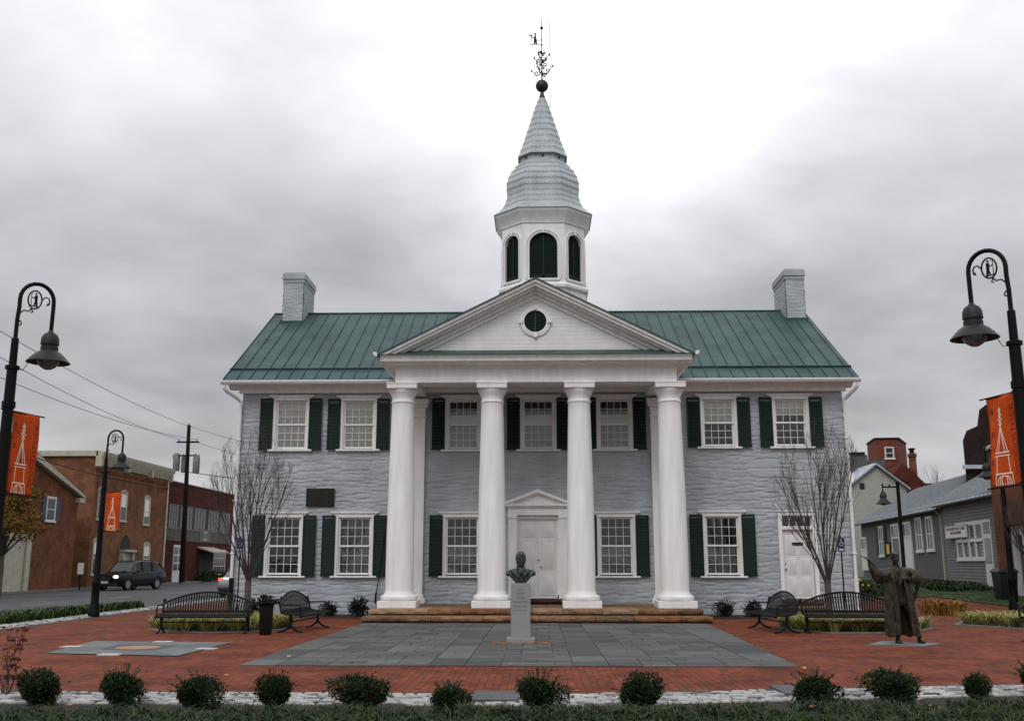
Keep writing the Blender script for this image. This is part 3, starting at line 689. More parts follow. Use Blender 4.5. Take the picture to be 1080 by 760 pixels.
# ================================================================ COURTHOUSE
YW = 32.8
CH = thing('courthouse', 'grey painted stone courthouse with green metal roof and four white portico columns', 'courthouse', (0, YW, 0)); ORG[CH.name] = (0, YW, 0)
def ch(name, mb, m, parent=None, **k): return obj(name, mb, m, parent or CH, **k)
XL, XR, YB, ZT = -9.85, 10.08, 44.2, 7.3
WINS = [ # x0,x1,z0(sill),z1(head), kind
 ('U',-8.80,-7.59,5.32,6.95),('U',-6.53,-5.33,5.32,6.93),('U',5.52,6.47,5.37,6.93),('U',7.90,8.82,5.37,6.93),
 ('L',-8.87,-7.66,1.23,3.08),('L',-6.57,-5.34,1.23,3.08),('L',5.46,6.46,1.23,3.10),
 ('P',-3.05,-1.85,1.23,3.08),('P',1.99,3.10,1.23,3.08),
 ('Q',-3.02,-1.87,5.30,6.93),('Q',-.50,.59,5.30,6.93),('Q',2.03,3.10,5.30,6.93)]
for i, wv in enumerate(WINS):   # the same clear size for every window of a row
    k, a, b, z0, z1 = wv; c = (a+b)/2; hw = .53 if k in 'UQ' else .55
    WINS[i] = (k, c-hw, c+hw, z0, z1)
DOOR = (-.67, .69, .50, 3.02); SIDE = (7.88, 8.86, .50, 3.12)
rough = random.Random(99)
courses = []; z = 0
while z < 7.5: h = rough.uniform(.14,.25); courses.append((z, z+h)); z += h
stones = []
for _ in courses:
    l = []; x = -12+rough.random()
    while x < 14: wd = rough.uniform(.25,.75); l.append((x, x+wd, rough.uniform(0,.018))); x += wd
    stones.append(l)
def relief(x, z):
    nz = noise.noise(Vector((x*.9, z*.7, 3.1)))*.012 + noise.noise(Vector((x*2.7, z*2.2, 9.1)))*.012 + noise.noise(Vector((x*8.5, z*5, 2.1)))*.022
    cr_ = math.floor((z+nz)/.25); nz += .045*(noise.cell(Vector((x*2.1+cr_*3.7+.3*nz, cr_*1.0, .5)))-.5)*2
    zz = (z+nz) % 7.3; ci = 0
    for ci, (a, b) in enumerate(courses):
        if a <= zz < b: break
    a, b = courses[ci]
    xx = x+noise.noise(Vector((x*2, z*3, 5)))*.04; dj = 1; ext = 0
    for (s0, s1, e_) in stones[ci]:
        if s0 <= xx < s1: dj = min(xx-s0, s1-xx); ext = e_; break
    up = min(1, max(0, (b-zz)/.06)); lo = min(1, max(0, (zz-a)/.022)); sd_ = min(1, dj/.03)
    f = (up**.6)*(lo**.6)*(.12+.88*sd_)
    return .021*f + ext*.8*f + .004*noise.noise(Vector((x*4.5, z*8, 1))) + .009*noise.noise(Vector((x*11, z*16, 1))) + .006*noise.noise(Vector((x*23, z*29, 1)))
def wall_grid(mb, u0, u1, z0, z1, holes, put, st=.055, stz=.0235):
    us = set(lin(u0, u1, st)); zs = set(lin(z0, z1, stz))
    def snap(S, v):
        S2 = sorted(S); near = min(S2, key=lambda q: abs(q-v))
        if near not in fixed: S.discard(near)
        S.add(v); fixed.add(v)
    fixed = {u0, u1, z0, z1}
    for h in holes: snap(us, h[0]); snap(us, h[1])
    for h in holes: snap(zs, h[2]); snap(zs, h[3])
    us = sorted(us); zs = sorted(zs); nu = len(us)
    vs = [put(u, zq, relief(u, zq)) for zq in zs for u in us]; fs = []
    for j in range(len(zs)-1):
        zc = (zs[j]+zs[j+1])/2
        for i in range(nu-1):
            uc = (us[i]+us[i+1])/2
            if any(h[0] < uc < h[1] and h[2] < zc < h[3] for h in holes): continue
            fs.append((j*nu+i, j*nu+i+1, (j+1)*nu+i+1, (j+1)*nu+i))
    mb.add(vs, fs)
mb = MB()
holes = [(w_[1]-.06, w_[2]+.06, w_[3]-.06, w_[4]+.06) for w_ in WINS] + [(DOOR[0]-.1, DOOR[1]+.1, -1, DOOR[3]+.1), (SIDE[0]-.04, SIDE[1]+.04, -1, SIDE[3]+.04)]
wall_grid(mb, XL, XR, 0, ZT, holes, lambda u, zq, d: (u, YW-d, zq))
obj('front_wall', mb, M['stone'], CH, smooth=180, fix=False)
for nm, X, sg in (('side_wall', XL, -1), ('side_wall', XR, 1)):
    mb = MB(); wall_grid(mb, YW+.0, YB, 0, ZT, [], (lambda u, zq, d, X=X, sg=sg: (X+sg*d, u, zq)), .12, .06); 
    # gable triangle
    mb.prism([(YW,ZT),(YB,ZT),((YW+YB)/2-.2,11.15)], X-.02, X+.02, 'x')
    obj(nm, mb, M['stone'], CH, smooth=180, fix=False)
mb = MB(); mb.box(XL, XR, YB-.1, YB, 0, ZT); obj('rear_wall', mb, M['stone'], CH)
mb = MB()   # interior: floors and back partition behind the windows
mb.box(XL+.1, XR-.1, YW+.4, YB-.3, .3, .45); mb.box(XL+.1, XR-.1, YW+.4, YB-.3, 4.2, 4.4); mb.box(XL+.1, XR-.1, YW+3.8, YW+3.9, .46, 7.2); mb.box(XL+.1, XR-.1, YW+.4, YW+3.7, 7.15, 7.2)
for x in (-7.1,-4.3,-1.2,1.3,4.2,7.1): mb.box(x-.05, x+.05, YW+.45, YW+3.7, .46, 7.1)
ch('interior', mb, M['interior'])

def window(kind, x0, x1, z0, z1, idx):
    cs = .13; f = YW-.075
    mb = MB()      # casing of two jambs, head with cap, apron
    mb.box(x0-cs, x0, f, YW+.16, z0-.02, z1+.0); mb.box(x1, x1+cs, f, YW+.16, z0-.02, z1+.0)
    mb.box(x0-cs, x1+cs, f-.004, YW+.16, z1, z1+.13); mb.box(x0-cs-.10, x1+cs+.10, f-.05, YW+.1, z1+.132, z1+.175)
    mb.box(x0-cs-.05, x1+cs+.05, f-.025, YW+.1, z1+.10, z1+.134)
    mb.box(x0-.012, x0+.035, f+.05, YW+.15, z0, z1); mb.box(x1-.035, x1+.012, f+.05, YW+.15, z0, z1)
    fr = ch('window', mb, M['white'], bevel=.004)
    s = MB(); s.box(x0-cs-.07, x1+cs+.07, f-.06, YW+.1, z0-.075, z0-.018); obj('sill', s, M['white'], fr, bevel=.005)
    mid = (z0+z1)/2; S = MB()
    for (za, zb, y) in ((z0+.02, mid+.02, YW+.06), (mid-.02, z1-.01, YW+.02)):
        a, b = x0+.035, x1-.035
        S.box(a, a+.045, y, y+.035, za, zb); S.box(b-.045, b, y, y+.035, za, zb); S.box(a+.045, b-.045, y, y+.035, zb-.045, zb); S.box(a+.045, b-.045, y, y+.035, za, za+.055)
        for k in range(1, 4): xx = a+.045+(b-a-.09)*k/4; S.box(xx-.0075, xx+.0075, y+.006, y+.03, za+.055, zb-.045)
        for k in range(1, 3): zq = za+.055+(zb-za-.10)*k/3; S.box(a+.045, b-.045, y+.008, y+.028, zq-.0075, zq+.0075)
    obj('sash', S, M['white'], fr)
    g = MB(); g.box(x0+.05, x1-.05, YW+.074, YW+.080, z0+.03, mid); g.box(x0+.05, x1-.05, YW+.034, YW+.040, mid, z1-.02); obj('pane', g, M['glass'], fr)
    # blinds and net curtains as the photo shows them
    B = {'U': [1.0, .97, .50, .34][idx%4] if kind == 'U' else 0, 'Q': .34, 'L': 0, 'P': 0}[kind]
    if kind == 'Q':
        c = MB(); c.box(x0+.03, x1-.03, YW+.14, YW+.145, z0, z0+.88); obj('curtain', c, M['blind2'], fr)
        c = MB(); c.box(x0+.03, x1-.03, YW+.095, YW+.10, mid+.02, mid+.34); obj('blind', c, M['blind'], fr)
    elif B:
        c = MB(); c.box(x0+.03, x1-.03, YW+.095, YW+.10, z1-(z1-z0)*B, z1); obj('blind', c, M['blind'], fr)
    else:
        c = MB(); n = 40; za, zb = z0, (mid+.02 if kind == 'L' and idx != 4 else mid+.02) ; vs = []
        if kind == 'L' and idx == 5: za, zb = z0, z1
        for i in range(n+1):
            x = x0+.03+(x1-x0-.06)*i/n; y = YW+.15+.015*math.sin(i*1.35+idx); vs += [(x, y, za), (x, y, zb)]
        if idx != 4: c.add(vs, [(2*i, 2*i+2, 2*i+3, 2*i+1) for i in range(n)]); obj('curtain', c, M['blind2'], fr)
def shutter(x0, x1, z0, z1, ang=0):
    mb = MB(); st = .055
    y = YW-.125
    mb.box(x0, x0+st, y, y+.04, z0, z1); mb.box(x1-st, x1, y, y+.04, z0, z1)
    mb.box(x0+st, x1-st, y+.002, y+.038, z1-.07, z1); mb.box(x0+st, x1-st, y+.002, y+.038, z0, z0+.17)
    fr = ch('shutter', mb, M['shutframe'], bevel=.003)
    L_ = MB(); n = int((z1-z0-.26)/.048)
    for i in range(n):
        zz_ = z0+.175+i*.048; L_.add([(x0+st,y+.008,zz_),(x1-st,y+.008,zz_),(x1-st,y+.034,zz_+.045),(x0+st,y+.034,zz_+.045),(x0+st,y+.014,zz_),(x1-st,y+.014,zz_),(x1-st,y+.039,zz_+.045),(x0+st,y+.039,zz_+.045)],
              [(0,1,2,3),(7,6,5,4),(0,4,5,1),(3,2,6,7)])
    obj('louvres', L_, M['shutframe'], fr)
    d = MB(); d.sph((x0+.0 if ang < 0 else x1, y-.01, z0+.02), .025, 6, 4); obj('shutter_catch', d, M['iron'], fr)
for i, (k, x0, x1, z0, z1) in enumerate(WINS):
    window(k, x0, x1, z0, z1, i)
    sw = .43
    for s in (-1, 1):
        a = (x0-.075-sw) if s < 0 else (x1+.075)
        shutter(a, a+sw, z0-.03, z1+.06, s)

# eaves, roof
mb = MB(); mb.box(XL-.10, XR+.10, YW-.20, YW-.03, ZT-.12, ZT+.02)
mb.prism([(YW-.03,ZT),(YW-.24,ZT),(YW-.30,ZT+.07),(YW-.50,ZT+.14),(YW-.55,ZT+.24),(YW-.03,ZT+.26)], XL-.42, XR+.30, 'x'); ch('eaves_cornice', mb, M['white'])
mb = MB()
for (y0, z0, y1, z1) in ((YW-.56, 7.56, 38.2, 11.28),):
    for X, s in ((XL-.5, -1), (XR+.38, 1)):
        mb.prism([(y0, z0-.16),(y0, z0-.01),(y1, z1-.01),(44.9, 7.5),(44.9, 7.3),(y1, z1-.18)], X, X+.09 if s < 0 else X-.09, 'x')
ch('rake_board', mb, M['white'])
RX0, RX1 = XL-.56, XR+.44
def rz_(y): return 7.56+(y-(YW-.60))*(11.30-7.56)/(38.2-(YW-.60))
mb = MB(); mb.prism([(YW-.60,7.56),(38.2,11.30),(44.95,7.56),(44.95,7.52),(38.2,11.24),(YW-.60,7.50)], RX0, RX1, 'x'); rf = ch('main_roof', mb, M['roof'])
mb = MB(); x = RX0+.02
while x < RX1:
    for (ya, za, yb, zb) in ((YW-.60,7.56,38.2,11.30),(44.95,7.56,38.2,11.30)):
        mb.add([(x-.010,ya,za),(x+.010,ya,za),(x+.010,yb,zb),(x-.010,yb,zb),(x-.010,ya,za+.042),(x+.010,ya,za+.042),(x+.010,yb,zb+.042),(x-.010,yb,zb+.042)], [(0,1,5,4),(1,2,6,5),(2,3,7,6),(3,0,4,7),(4,5,6,7)])
    x += .432
mb.tube([(RX0,38.2,11.33),(RX1,38.2,11.33)], .035, 6)
yy = YW-.60+.75; mb.obox(((RX0+RX1)/2, yy, rz_(yy)+.035), (RX1-RX0, .025, .07), (math.atan(.6),0,0))   # snow guard rail
obj('roof_seam', mb, M['roof'], rf)
# gutters
def gutter(mb, x0, x1, y, z):
    pr = [(y+.06,z+.10),(y-.06,z+.10),(y-.075,z+.08),(y-.06,z+.02),(y-.02,z-.02),(y+.04,z-.03),(y+.06,z-.01)]
    mb.prism(pr, x0, x1, 'x')
mb = MB(); gutter(mb, RX0-.02, -4.3, YW-.66, 7.42); ch('gutter', mb, M['gutter']); mb = MB(); gutter(mb, 4.3, RX1+.02, YW-.66, 7.42); ch('gutter', mb, M['gutter'])
for X, s in ((XL, -1), (XR, 1)):
    mb = MB(); gx_ = RX0+.08 if s < 0 else RX1-.08
    mb.tube([(gx_,YW-.62,7.42),(gx_,YW-.62,7.28),(gx_-s*.06,YW-.5,7.18),(X+s*.16,YW-.2,7.0),(X+s*.04-.0,YW-.13,6.88),(X+s*.04,YW-.13,6.6),(X+s*.04,YW-.13,1.15)], .055, 10)
    for zq in (5.6, 3.6, 1.9): mb.box(X+s*.04-.075, X+s*.04+.075, YW-.2, YW-.02, zq, zq+.04)
    d = ch('downspout', mb, M['gutter'])
    mb = MB(); mb.tube([(X+s*.04,YW-.13,1.15),(X+s*.04,YW-.13,.25),(X+s*.04,YW-.25,.1)], [.075,.07,.07], 10); obj('boot', mb, M['iron' if s < 0 else 'gutter'], d)
# corner boards of light stone not needed; bronze plaque
mb = MB(); mb.box(-7.58, -6.65, YW-.10, YW-.04, 3.43, 4.02); pq = ch('wall_plaque', mb, M['plaque'], bevel=.012)
mb = MB()
for i in range(7):
    for q in range(9):
        if rough.random() < .85: mb.box(-7.5+q*.095+rough.uniform(0,.02), -7.43+q*.095, YW-.104, YW-.10, 3.93-i*.07-.022, 3.93-i*.07)
obj('raised_lettering', mb, mat('worn_bronze_letters', (.05,.04,.02), .5, .5), pq)
# chimneys
def chimney(x0, x1, y0, y1, zb, zt):
    c = MB(); n = 26
    def ring(z, g): return [(x0-g,y0-g,z),(x1+g,y0-g,z),(x1+g,y1+g,z),(x0-g,y1+g,z)]
    def side(ua, ub, put, wd):
        us = lin(ua, ub, .05); zs = lin(zb, zt-.42, .035); vs = [put(u, z, relief(u*1.7+3, z*1.35)*1.1) for z in zs for u in us]; m_ = len(us)
        c.add(vs, [(j*m_+i, j*m_+i+1, (j+1)*m_+i+1, (j+1)*m_+i) for j in range(len(zs)-1) for i in range(m_-1)])
    side(x0, x1, lambda u,z,d: (u, y0-d, z), 0); side(x0, x1, lambda u,z,d: (u, y1+d, z), 0); side(y0, y1, lambda u,z,d: (x1+d, u, z), 0); side(y0, y1, lambda u,z,d: (x0-d, u, z), 0)
    o = obj('chimney', c, M['stone'], CH, smooth=180, fix=False)
    k = MB(); k.box(x0-.04, x1+.04, y0-.04, y1+.04, zt-.43, zt-.30); k.box(x0-.07, x1+.07, y0-.07, y1+.07, zt-.30, zt-.05)
    us = []
    k.box(x0-.03, x1+.03, y0-.03, y1+.03, zt-.05, zt)
    obj('chimney_cap', k, M['stone'], o, bevel=.03)
    k = MB(); k.box(x0-.07, x1+.07, y0-.12, y0-.045, rz_(y0-.1)-.02, rz_(y0-.1)+.10); obj('flashing', k, M['roof'], o)
chimney(-9.86, -9.09, 37.35, 39.15, 10.4, 12.78); chimney(9.62, 10.32, 37.35, 39.15, 10.4, 12.78)

# ---- portico
CXS = (-4.12, -1.37, 1.30, 4.06); YC_ = 30.3; PF = .34
FR = YC_-.36
for cxq in CXS:
    p = MB(); prof = [(.415,.80),(.418,1.6),(.412,2.6),(.395,3.8),(.37,5.0),(.345,6.1),(.338,6.40),(.345,6.42),(.365,6.44),(.365,6.48),(.342,6.50),(.342,6.60),(.365,6.64),(.375,6.68),(.40,6.72),(.435,6.80),(.44,6.84)]
    p.lathe(prof, (cxq,YC_,0), 48); c = ch('column', p, M['column'], smooth=40)
    p = MB(); p.box(cxq-.46, cxq+.46, YC_-.46, YC_+.46, 6.845, 7.03); p.box(cxq-.475, cxq+.475, YC_-.475, YC_+.475, 6.985, 7.028); obj('capital', p, M['white'], c, bevel=.008)
    p = MB(); t = [(.50+.045*math.cos(a), .615+.075*math.sin(a)) for a in [-PI/2+PI*i/8 for i in range(9)]]
    p.lathe([(.40,.525)]+[(q[0]-.0, q[1]) for q in t]+[(.455,.70),(.45,.74),(.425,.77),(.42,.805)], (cxq,YC_,0), 40); p.box(cxq-.565, cxq+.565, YC_-.565, YC_+.565, PF-.01, .53); obj('column_base', p, M['white'], c, bevel=.010)
for s, X in ((-1, -4.12), (1, 4.16)):
    xi = X - s*.42
    p = MB(); p.box(min(X-.42,X+.42), max(X-.42,X+.42), YW-.16, YW-.04, .62, 6.55); p2_ = ch('pilaster', p, M['white'], bevel=.006)
    p = MB(); p.box(X-.46, X+.46, YW-.2, YW-.04, 6.35, 6.40); p.box(X-.44, X+.44, YW-.18, YW-.04, 6.55, 6.68); p.box(X-.50, X+.50, YW-.24, YW-.04, 6.68, 6.78); p.box(X-.54, X+.54, YW-.30, YW-.04, 6.78, 6.95)
    obj('capital', p, M['white'], p2_, bevel=.01)
    p = MB(); p.box(X-.52, X+.52, YW-.26, YW-.04, PF, .52); p.box(X-.47, X+.47, YW-.21, YW-.04, .52, .62); obj('base', p, M['white'], p2_, bevel=.02)
EX0, EX1 = -4.33, 4.27
p = MB(); p.box(EX0, EX1, FR+.0, YC_+.34, 7.03, 7.50); p.box(EX0, EX0+.66, YC_+.34, YW-.04, 7.03, 7.50); p.box(EX1-.66, EX1, YC_+.34, YW-.04, 7.03, 7.50)
p.box(EX0-.02, EX1+.02, FR-.03, YC_, 7.44, 7.50)
ch('entablature', p, M['white'], bevel=.005)
p = MB(); p.box(EX0+.66, EX1-.66, YC_+.34, YW-.04, 7.30, 7.36); ch('porch_ceiling', p, M['white'])
# horizontal cornice
def corn(p, sgn=1):
    pr = [(FR,7.50),(FR-.06,7.50),(FR-.09,7.54),(FR-.30,7.56),(FR-.32,7.60),(FR-.42,7.62),(FR-.44,7.72),(FR-.50,7.78),(FR,7.80)]
    p.prism(pr, EX0-.42, EX1+.42, 'x')
p = MB(); corn(p)
for s, X in ((-1, EX0), (1, EX1)):
    pr = [(X, 7.50),(X+s*.06,7.50),(X+s*.09,7.54),(X+s*.30,7.56),(X+s*.32,7.60),(X+s*.36,7.62),(X+s*.38,7.72),(X+s*.42,7.78),(X,7.80)]
    p.prism(pr, FR-.2, YW-.5, 'y')
ch('cornice', p, M['white'])
p = MB(); p.prism([(FR-.51,7.782),(FR-.51,7.81),(FR+.0,8.03),(FR+.0,7.80)], EX0-.40, EX1+.40, 'x'); ch('cornice_flashing', p, M['roof'])
AX, AZ = -.03, 10.17     # apex
def rake(x, off): # height of the raking line at x, off below the top
    hw = 4.72; return AZ - (abs(x-AX)/hw)*(AZ-7.83) - off
p = MB(); p.prism([(AX-4.25,7.84),(AX+4.25,7.84),(AX,AZ-.13)], FR+.02, FR+.10, 'y'); ch('tympanum', p, stripe_mat('white_flush_siding', (.72,.72,.71), .13, 2, .55, .006))
p = MB()
for s in (-1, 1):
    xe_ = AX+s*4.72
    for (o0, o1, y0) in ((.0,.10,FR-.50),(.10,.20,FR-.43),(.20,.27,FR-.30),(.27,.38,FR-.12),(.38,.50,FR-.035)):
        sl = (AZ-7.83)/4.70
        def zx(x, o): return AZ-abs(x-AX)*sl-o
        # clip the lower moulding where it meets the horizontal cornice
        xl = min(4.72, (AZ-o1-7.80)/sl)
        p.prism([(AX, zx(AX,o0)),(AX, zx(AX,o1)),(AX+s*xl, zx(AX+xl,o1)),(AX+s*min(4.75,(AZ-o0-7.78)/sl), zx(AX+min(4.75,(AZ-o0-7.78)/sl),o0))], y0, FR+.03, 'y')
ch('raking_cornice', p, M['white'])
p = MB(); sl = (AZ-7.83)/4.70
for s in (-1, 1):
    a = [(AX, FR-.55, AZ+.03), (AX+s*4.82, FR-.55, AZ+.03-4.82*sl), (AX+s*4.82, 36.8, AZ+.03-4.82*sl), (AX, 36.8, AZ+.03)]
    b = [(q[0], q[1], q[2]-.035) for q in a]; p.add(a+b, [(0,1,2,3),(7,6,5,4),(0,4,5,1),(1,5,6,2),(2,6,7,3),(3,7,4,0)])
    k = 0
    for yq in lin(FR-.2, 36.2, .43):
        p.add([(AX,yq-.01,AZ+.03),(AX+s*4.8,yq-.01,AZ+.03-4.8*sl),(AX+s*4.8,yq+.01,AZ+.03-4.8*sl),(AX,yq+.01,AZ+.03),(AX,yq-.01,AZ+.07),(AX+s*4.8,yq-.01,AZ+.07-4.8*sl),(AX+s*4.8,yq+.01,AZ+.07-4.8*sl),(AX,yq+.01,AZ+.07)], [(4,5,6,7),(0,1,5,4),(2,3,7,6)])
ch('portico_roof', p, M['roof'], fix=False)
for s in (-1, 1):   # portico gutter ends and short downpipes
    p = MB(); X = AX+s*4.80; p.prism([(X,7.86),(X+s*.11,7.88),(X+s*.12,7.82),(X+s*.08,7.76),(X,7.74)], FR-.58, YW-.9, 'y')
    g = ch('portico_gutter', p, M['gutter'])
    p = MB(); p.tube([(X+s*.04,FR-.30,7.78),(X-s*.1,FR-.05,7.6),(X-s*.5,FR+.45,7.15),(X-s*.5,YC_+.9,7.05)], .045, 8); obj('downpipe', p, M['gutter'], g)
# round window
oc = (-.035, 8.93); p = MB(); n = 48
def annul(p, r0, r1, y0, y1, c=oc, a0=0, a1=2*PI, nn=48):
    ring = []
    for i in range(nn+1):
        t = a0+(a1-a0)*i/nn; ca, sa = math.cos(t), math.sin(t)
        ring.append([(c[0]+r0*ca, y1, c[1]+r0*sa), (c[0]+r0*ca, y0, c[1]+r0*sa), (c[0]+r1*ca, y0, c[1]+r1*sa), (c[0]+r1*ca, y1, c[1]+r1*sa)])
    p.loft(ring, cap=(a1-a0) < 6.2)
annul(p, .345, .41, FR-.05, FR+.04); annul(p, .408, .47, FR-.035, FR+.04)
for a in (0, PI/2, PI, -PI/2):
    cA = (oc[0]+.44*math.cos(a), FR-.03, oc[1]+.44*math.sin(a)); p.obox(cA, (.13,.10,.11), (0,-a,0))
rw = ch('round_window', p, M['white'])
p = MB(); p.lathe([(.35,0),(.35,.02)], (0,0,0), 40); p.v = [(v[0]+oc[0], FR-.005+v[2], v[1]+oc[1]) for v in p.v]; obj('round_louvre', p, M['shutframe'], rw)
p = MB(); p.box(oc[0]-.02, oc[0]+.02, FR-.022, FR-.004, oc[1]-.345, oc[1]+.345)
for i in range(-6, 7):
    zq = i*.052; hwq = math.sqrt(.345**2-zq*zq); p.obox((oc[0], FR-.012, oc[1]+zq), (2*hwq, .022, .012), (rad(-35),0,0))
obj('louvre_blades', p, M['shutter'], rw)

# main door case
DX0, DX1 = DOOR[0], DOOR[1]; f = YW-.06
p = MB()
for s, X in ((-1, -.81), (1, .83)):
    p.box(X-.135, X+.135, f-.06, YW+.05, PF+.12, 3.12); p.box(X-.155, X+.155, f-.08, YW+.0, PF+.12, .72); p.box(X-.155, X+.155, f-.085, YW+.0, 3.04, 3.14)
p.box(-.96, .98, f-.07, YW+.05, 3.14, 3.38); p.box(-1.0, 1.02, f-.12, YW, 3.38, 3.43); p.box(-1.04, 1.06, f-.17, YW, 3.43, 3.50)
p.prism([(-1.0,3.50),(1.02,3.50),(.01,3.88)], f-.05, YW, 'y')
for s in (-1, 1): p.prism([(.01,3.97),(.01,3.86),(.01+s*1.05,3.47),(.01+s*1.05,3.57)], f-.19, YW, 'y'); p.prism([(.01,3.862),(.01,3.80),(.01+s*.95,3.44),(.01+s*.95,3.50)], f-.11, YW, 'y')
p.box(DX0-.02, DX0+.05, YW-.02, YW+.12, .60, 3.02); p.box(DX1-.05, DX1+.02, YW-.02, YW+.12, .60, 3.02); p.box(DX0-.02, DX1+.02, YW-.02, YW+.12, 3.02, 3.135)
dc = ch('door_case', p, M['white'], bevel=.004)
def leaf(x0, x1, z0, z1, y, rows, cols=1, parent=CH, hd=None):
    p = MB(); p.box(x0, x1, y, y+.05, z0, z1)
    st = .10; zs = []
    for (a, b) in rows:
        for c in range(cols):
            w_ = (x1-x0-st*(cols+1))/cols; xa = x0+st+c*(w_+st)
            za, zb = z0+(z1-z0)*a, z0+(z1-z0)*b
            p.add([(xa,y-.003,za),(xa+w_,y-.003,za),(xa+w_,y-.003,zb),(xa,y-.003,zb),(xa+.03,y-.020,za+.03),(xa+w_-.03,y-.020,za+.03),(xa+w_-.03,y-.020,zb-.03),(xa+.03,y-.020,zb-.03)], [(0,1,5,4),(1,2,6,5),(2,3,7,6),(3,0,4,7),(4,5,6,7)])
            for (q0,q1,r0,r1) in ((xa-.02,xa,za-.02,zb+.02),(xa+w_,xa+w_+.02,za-.02,zb+.02),(xa,xa+w_,za-.02,za),(xa,xa+w_,zb,zb+.02)): p.box(q0,q1,y-.016,y,r0,r1)
    o = ch('door', p, M['door'], bevel=.002); return o
R3 = [(.06,.24),(.30,.55),(.62,.94)]
rows = [(.05,.30),(.37,.72),(.78,.95)]
d1 = leaf(DX0+.05, .008, .505, 3.02, YW+.05, rows); d2 = leaf(.012, DX1-.05, .505, 3.02, YW+.05, rows)
p = MB(); p.tube([(.05,YW+.02,1.72),(.05,YW-.02,1.72),(-.03,YW-.02,1.72)],.016,6); obj('handle', p, M['iron'], d2); p = MB(); p.sph((.10,YW+.0,1.50),.025,8,6); obj('lock', p, M['iron'], d2)
# side door
X0, X1 = SIDE[0], SIDE[1]; p = MB()
p.box(X0-.12, X0+.0, YW-.09, YW+.14, .48, 3.12); p.box(X1, X1+.12, YW-.09, YW+.14, .48, 3.12); p.box(X0-.14, X1+.14, YW-.095, YW+.14, 3.12, 3.24); p.box(X0-.16, X1+.16, YW-.13, YW, 3.24, 3.27)
p.box(X0, X1, YW-.05, YW+.12, 2.68, 2.79)
sdc = ch('side_door_case', p, M['white'], bevel=.004)
p = MB()
for i in range(4): xa = X0+.03+i*(X1-X0-.03)/4; p.box(xa, xa+.20, YW+.04, YW+.05, 2.82, 3.09)
p2_ = MB()
for i in range(5): xa = X0+i*(X1-X0-.03)/4; p2_.box(xa, xa+.035, YW+.0, YW+.06, 2.79, 3.12)
p2_.box(X0,X1,YW+.0,YW+.06,3.09,3.12); obj('transom', p2_, M['white'], sdc); obj('transom_pane', p, M['glass'], sdc)
d3 = leaf(X0+.01, X1-.01, .50, 2.68, YW+.06, [(.06,.32),(.36,.60),(.64,.93)], 2)
p = MB(); p.box(8.20, 8.55, YW+.035, YW+.055, 2.17, 2.27); obj('door_plate', p, M['black'], d3)
p = MB(); p.sph((X0+.08,YW+.01,1.42), .03, 8, 6); p.sph((X0+.08,YW+.02,1.6), .02, 8, 6); obj('handle', p, M['iron'], d3)

# ---- steeple
SX, SY = .27, 36.6
def octo(h, c): # chamfered square, half size h, front face half width c
    return [(-c,-h),(c,-h),(h,-c),(h,c),(c,h),(-c,h),(-h,c),(-h,-c)]
def oring(h, c, z): return [(SX+x, SY+y, z) for x, y in octo(h, c)]
def oloft(levels): p = MB(); p.loft([oring(h, c, z) for h, c, z in levels]); return p
K = .50
p = oloft([(1.58,1.58*K,9.0),(1.58,1.58*K,11.36),(1.62,1.62*K,11.42),(1.66,1.66*K,11.46),(1.67,1.67*K,11.56),(1.60,1.60*K,11.62),(1.56,1.56*K,11.66)])
sb = ch('steeple_base', p, M['white'])
H = 1.54; CW = H*K
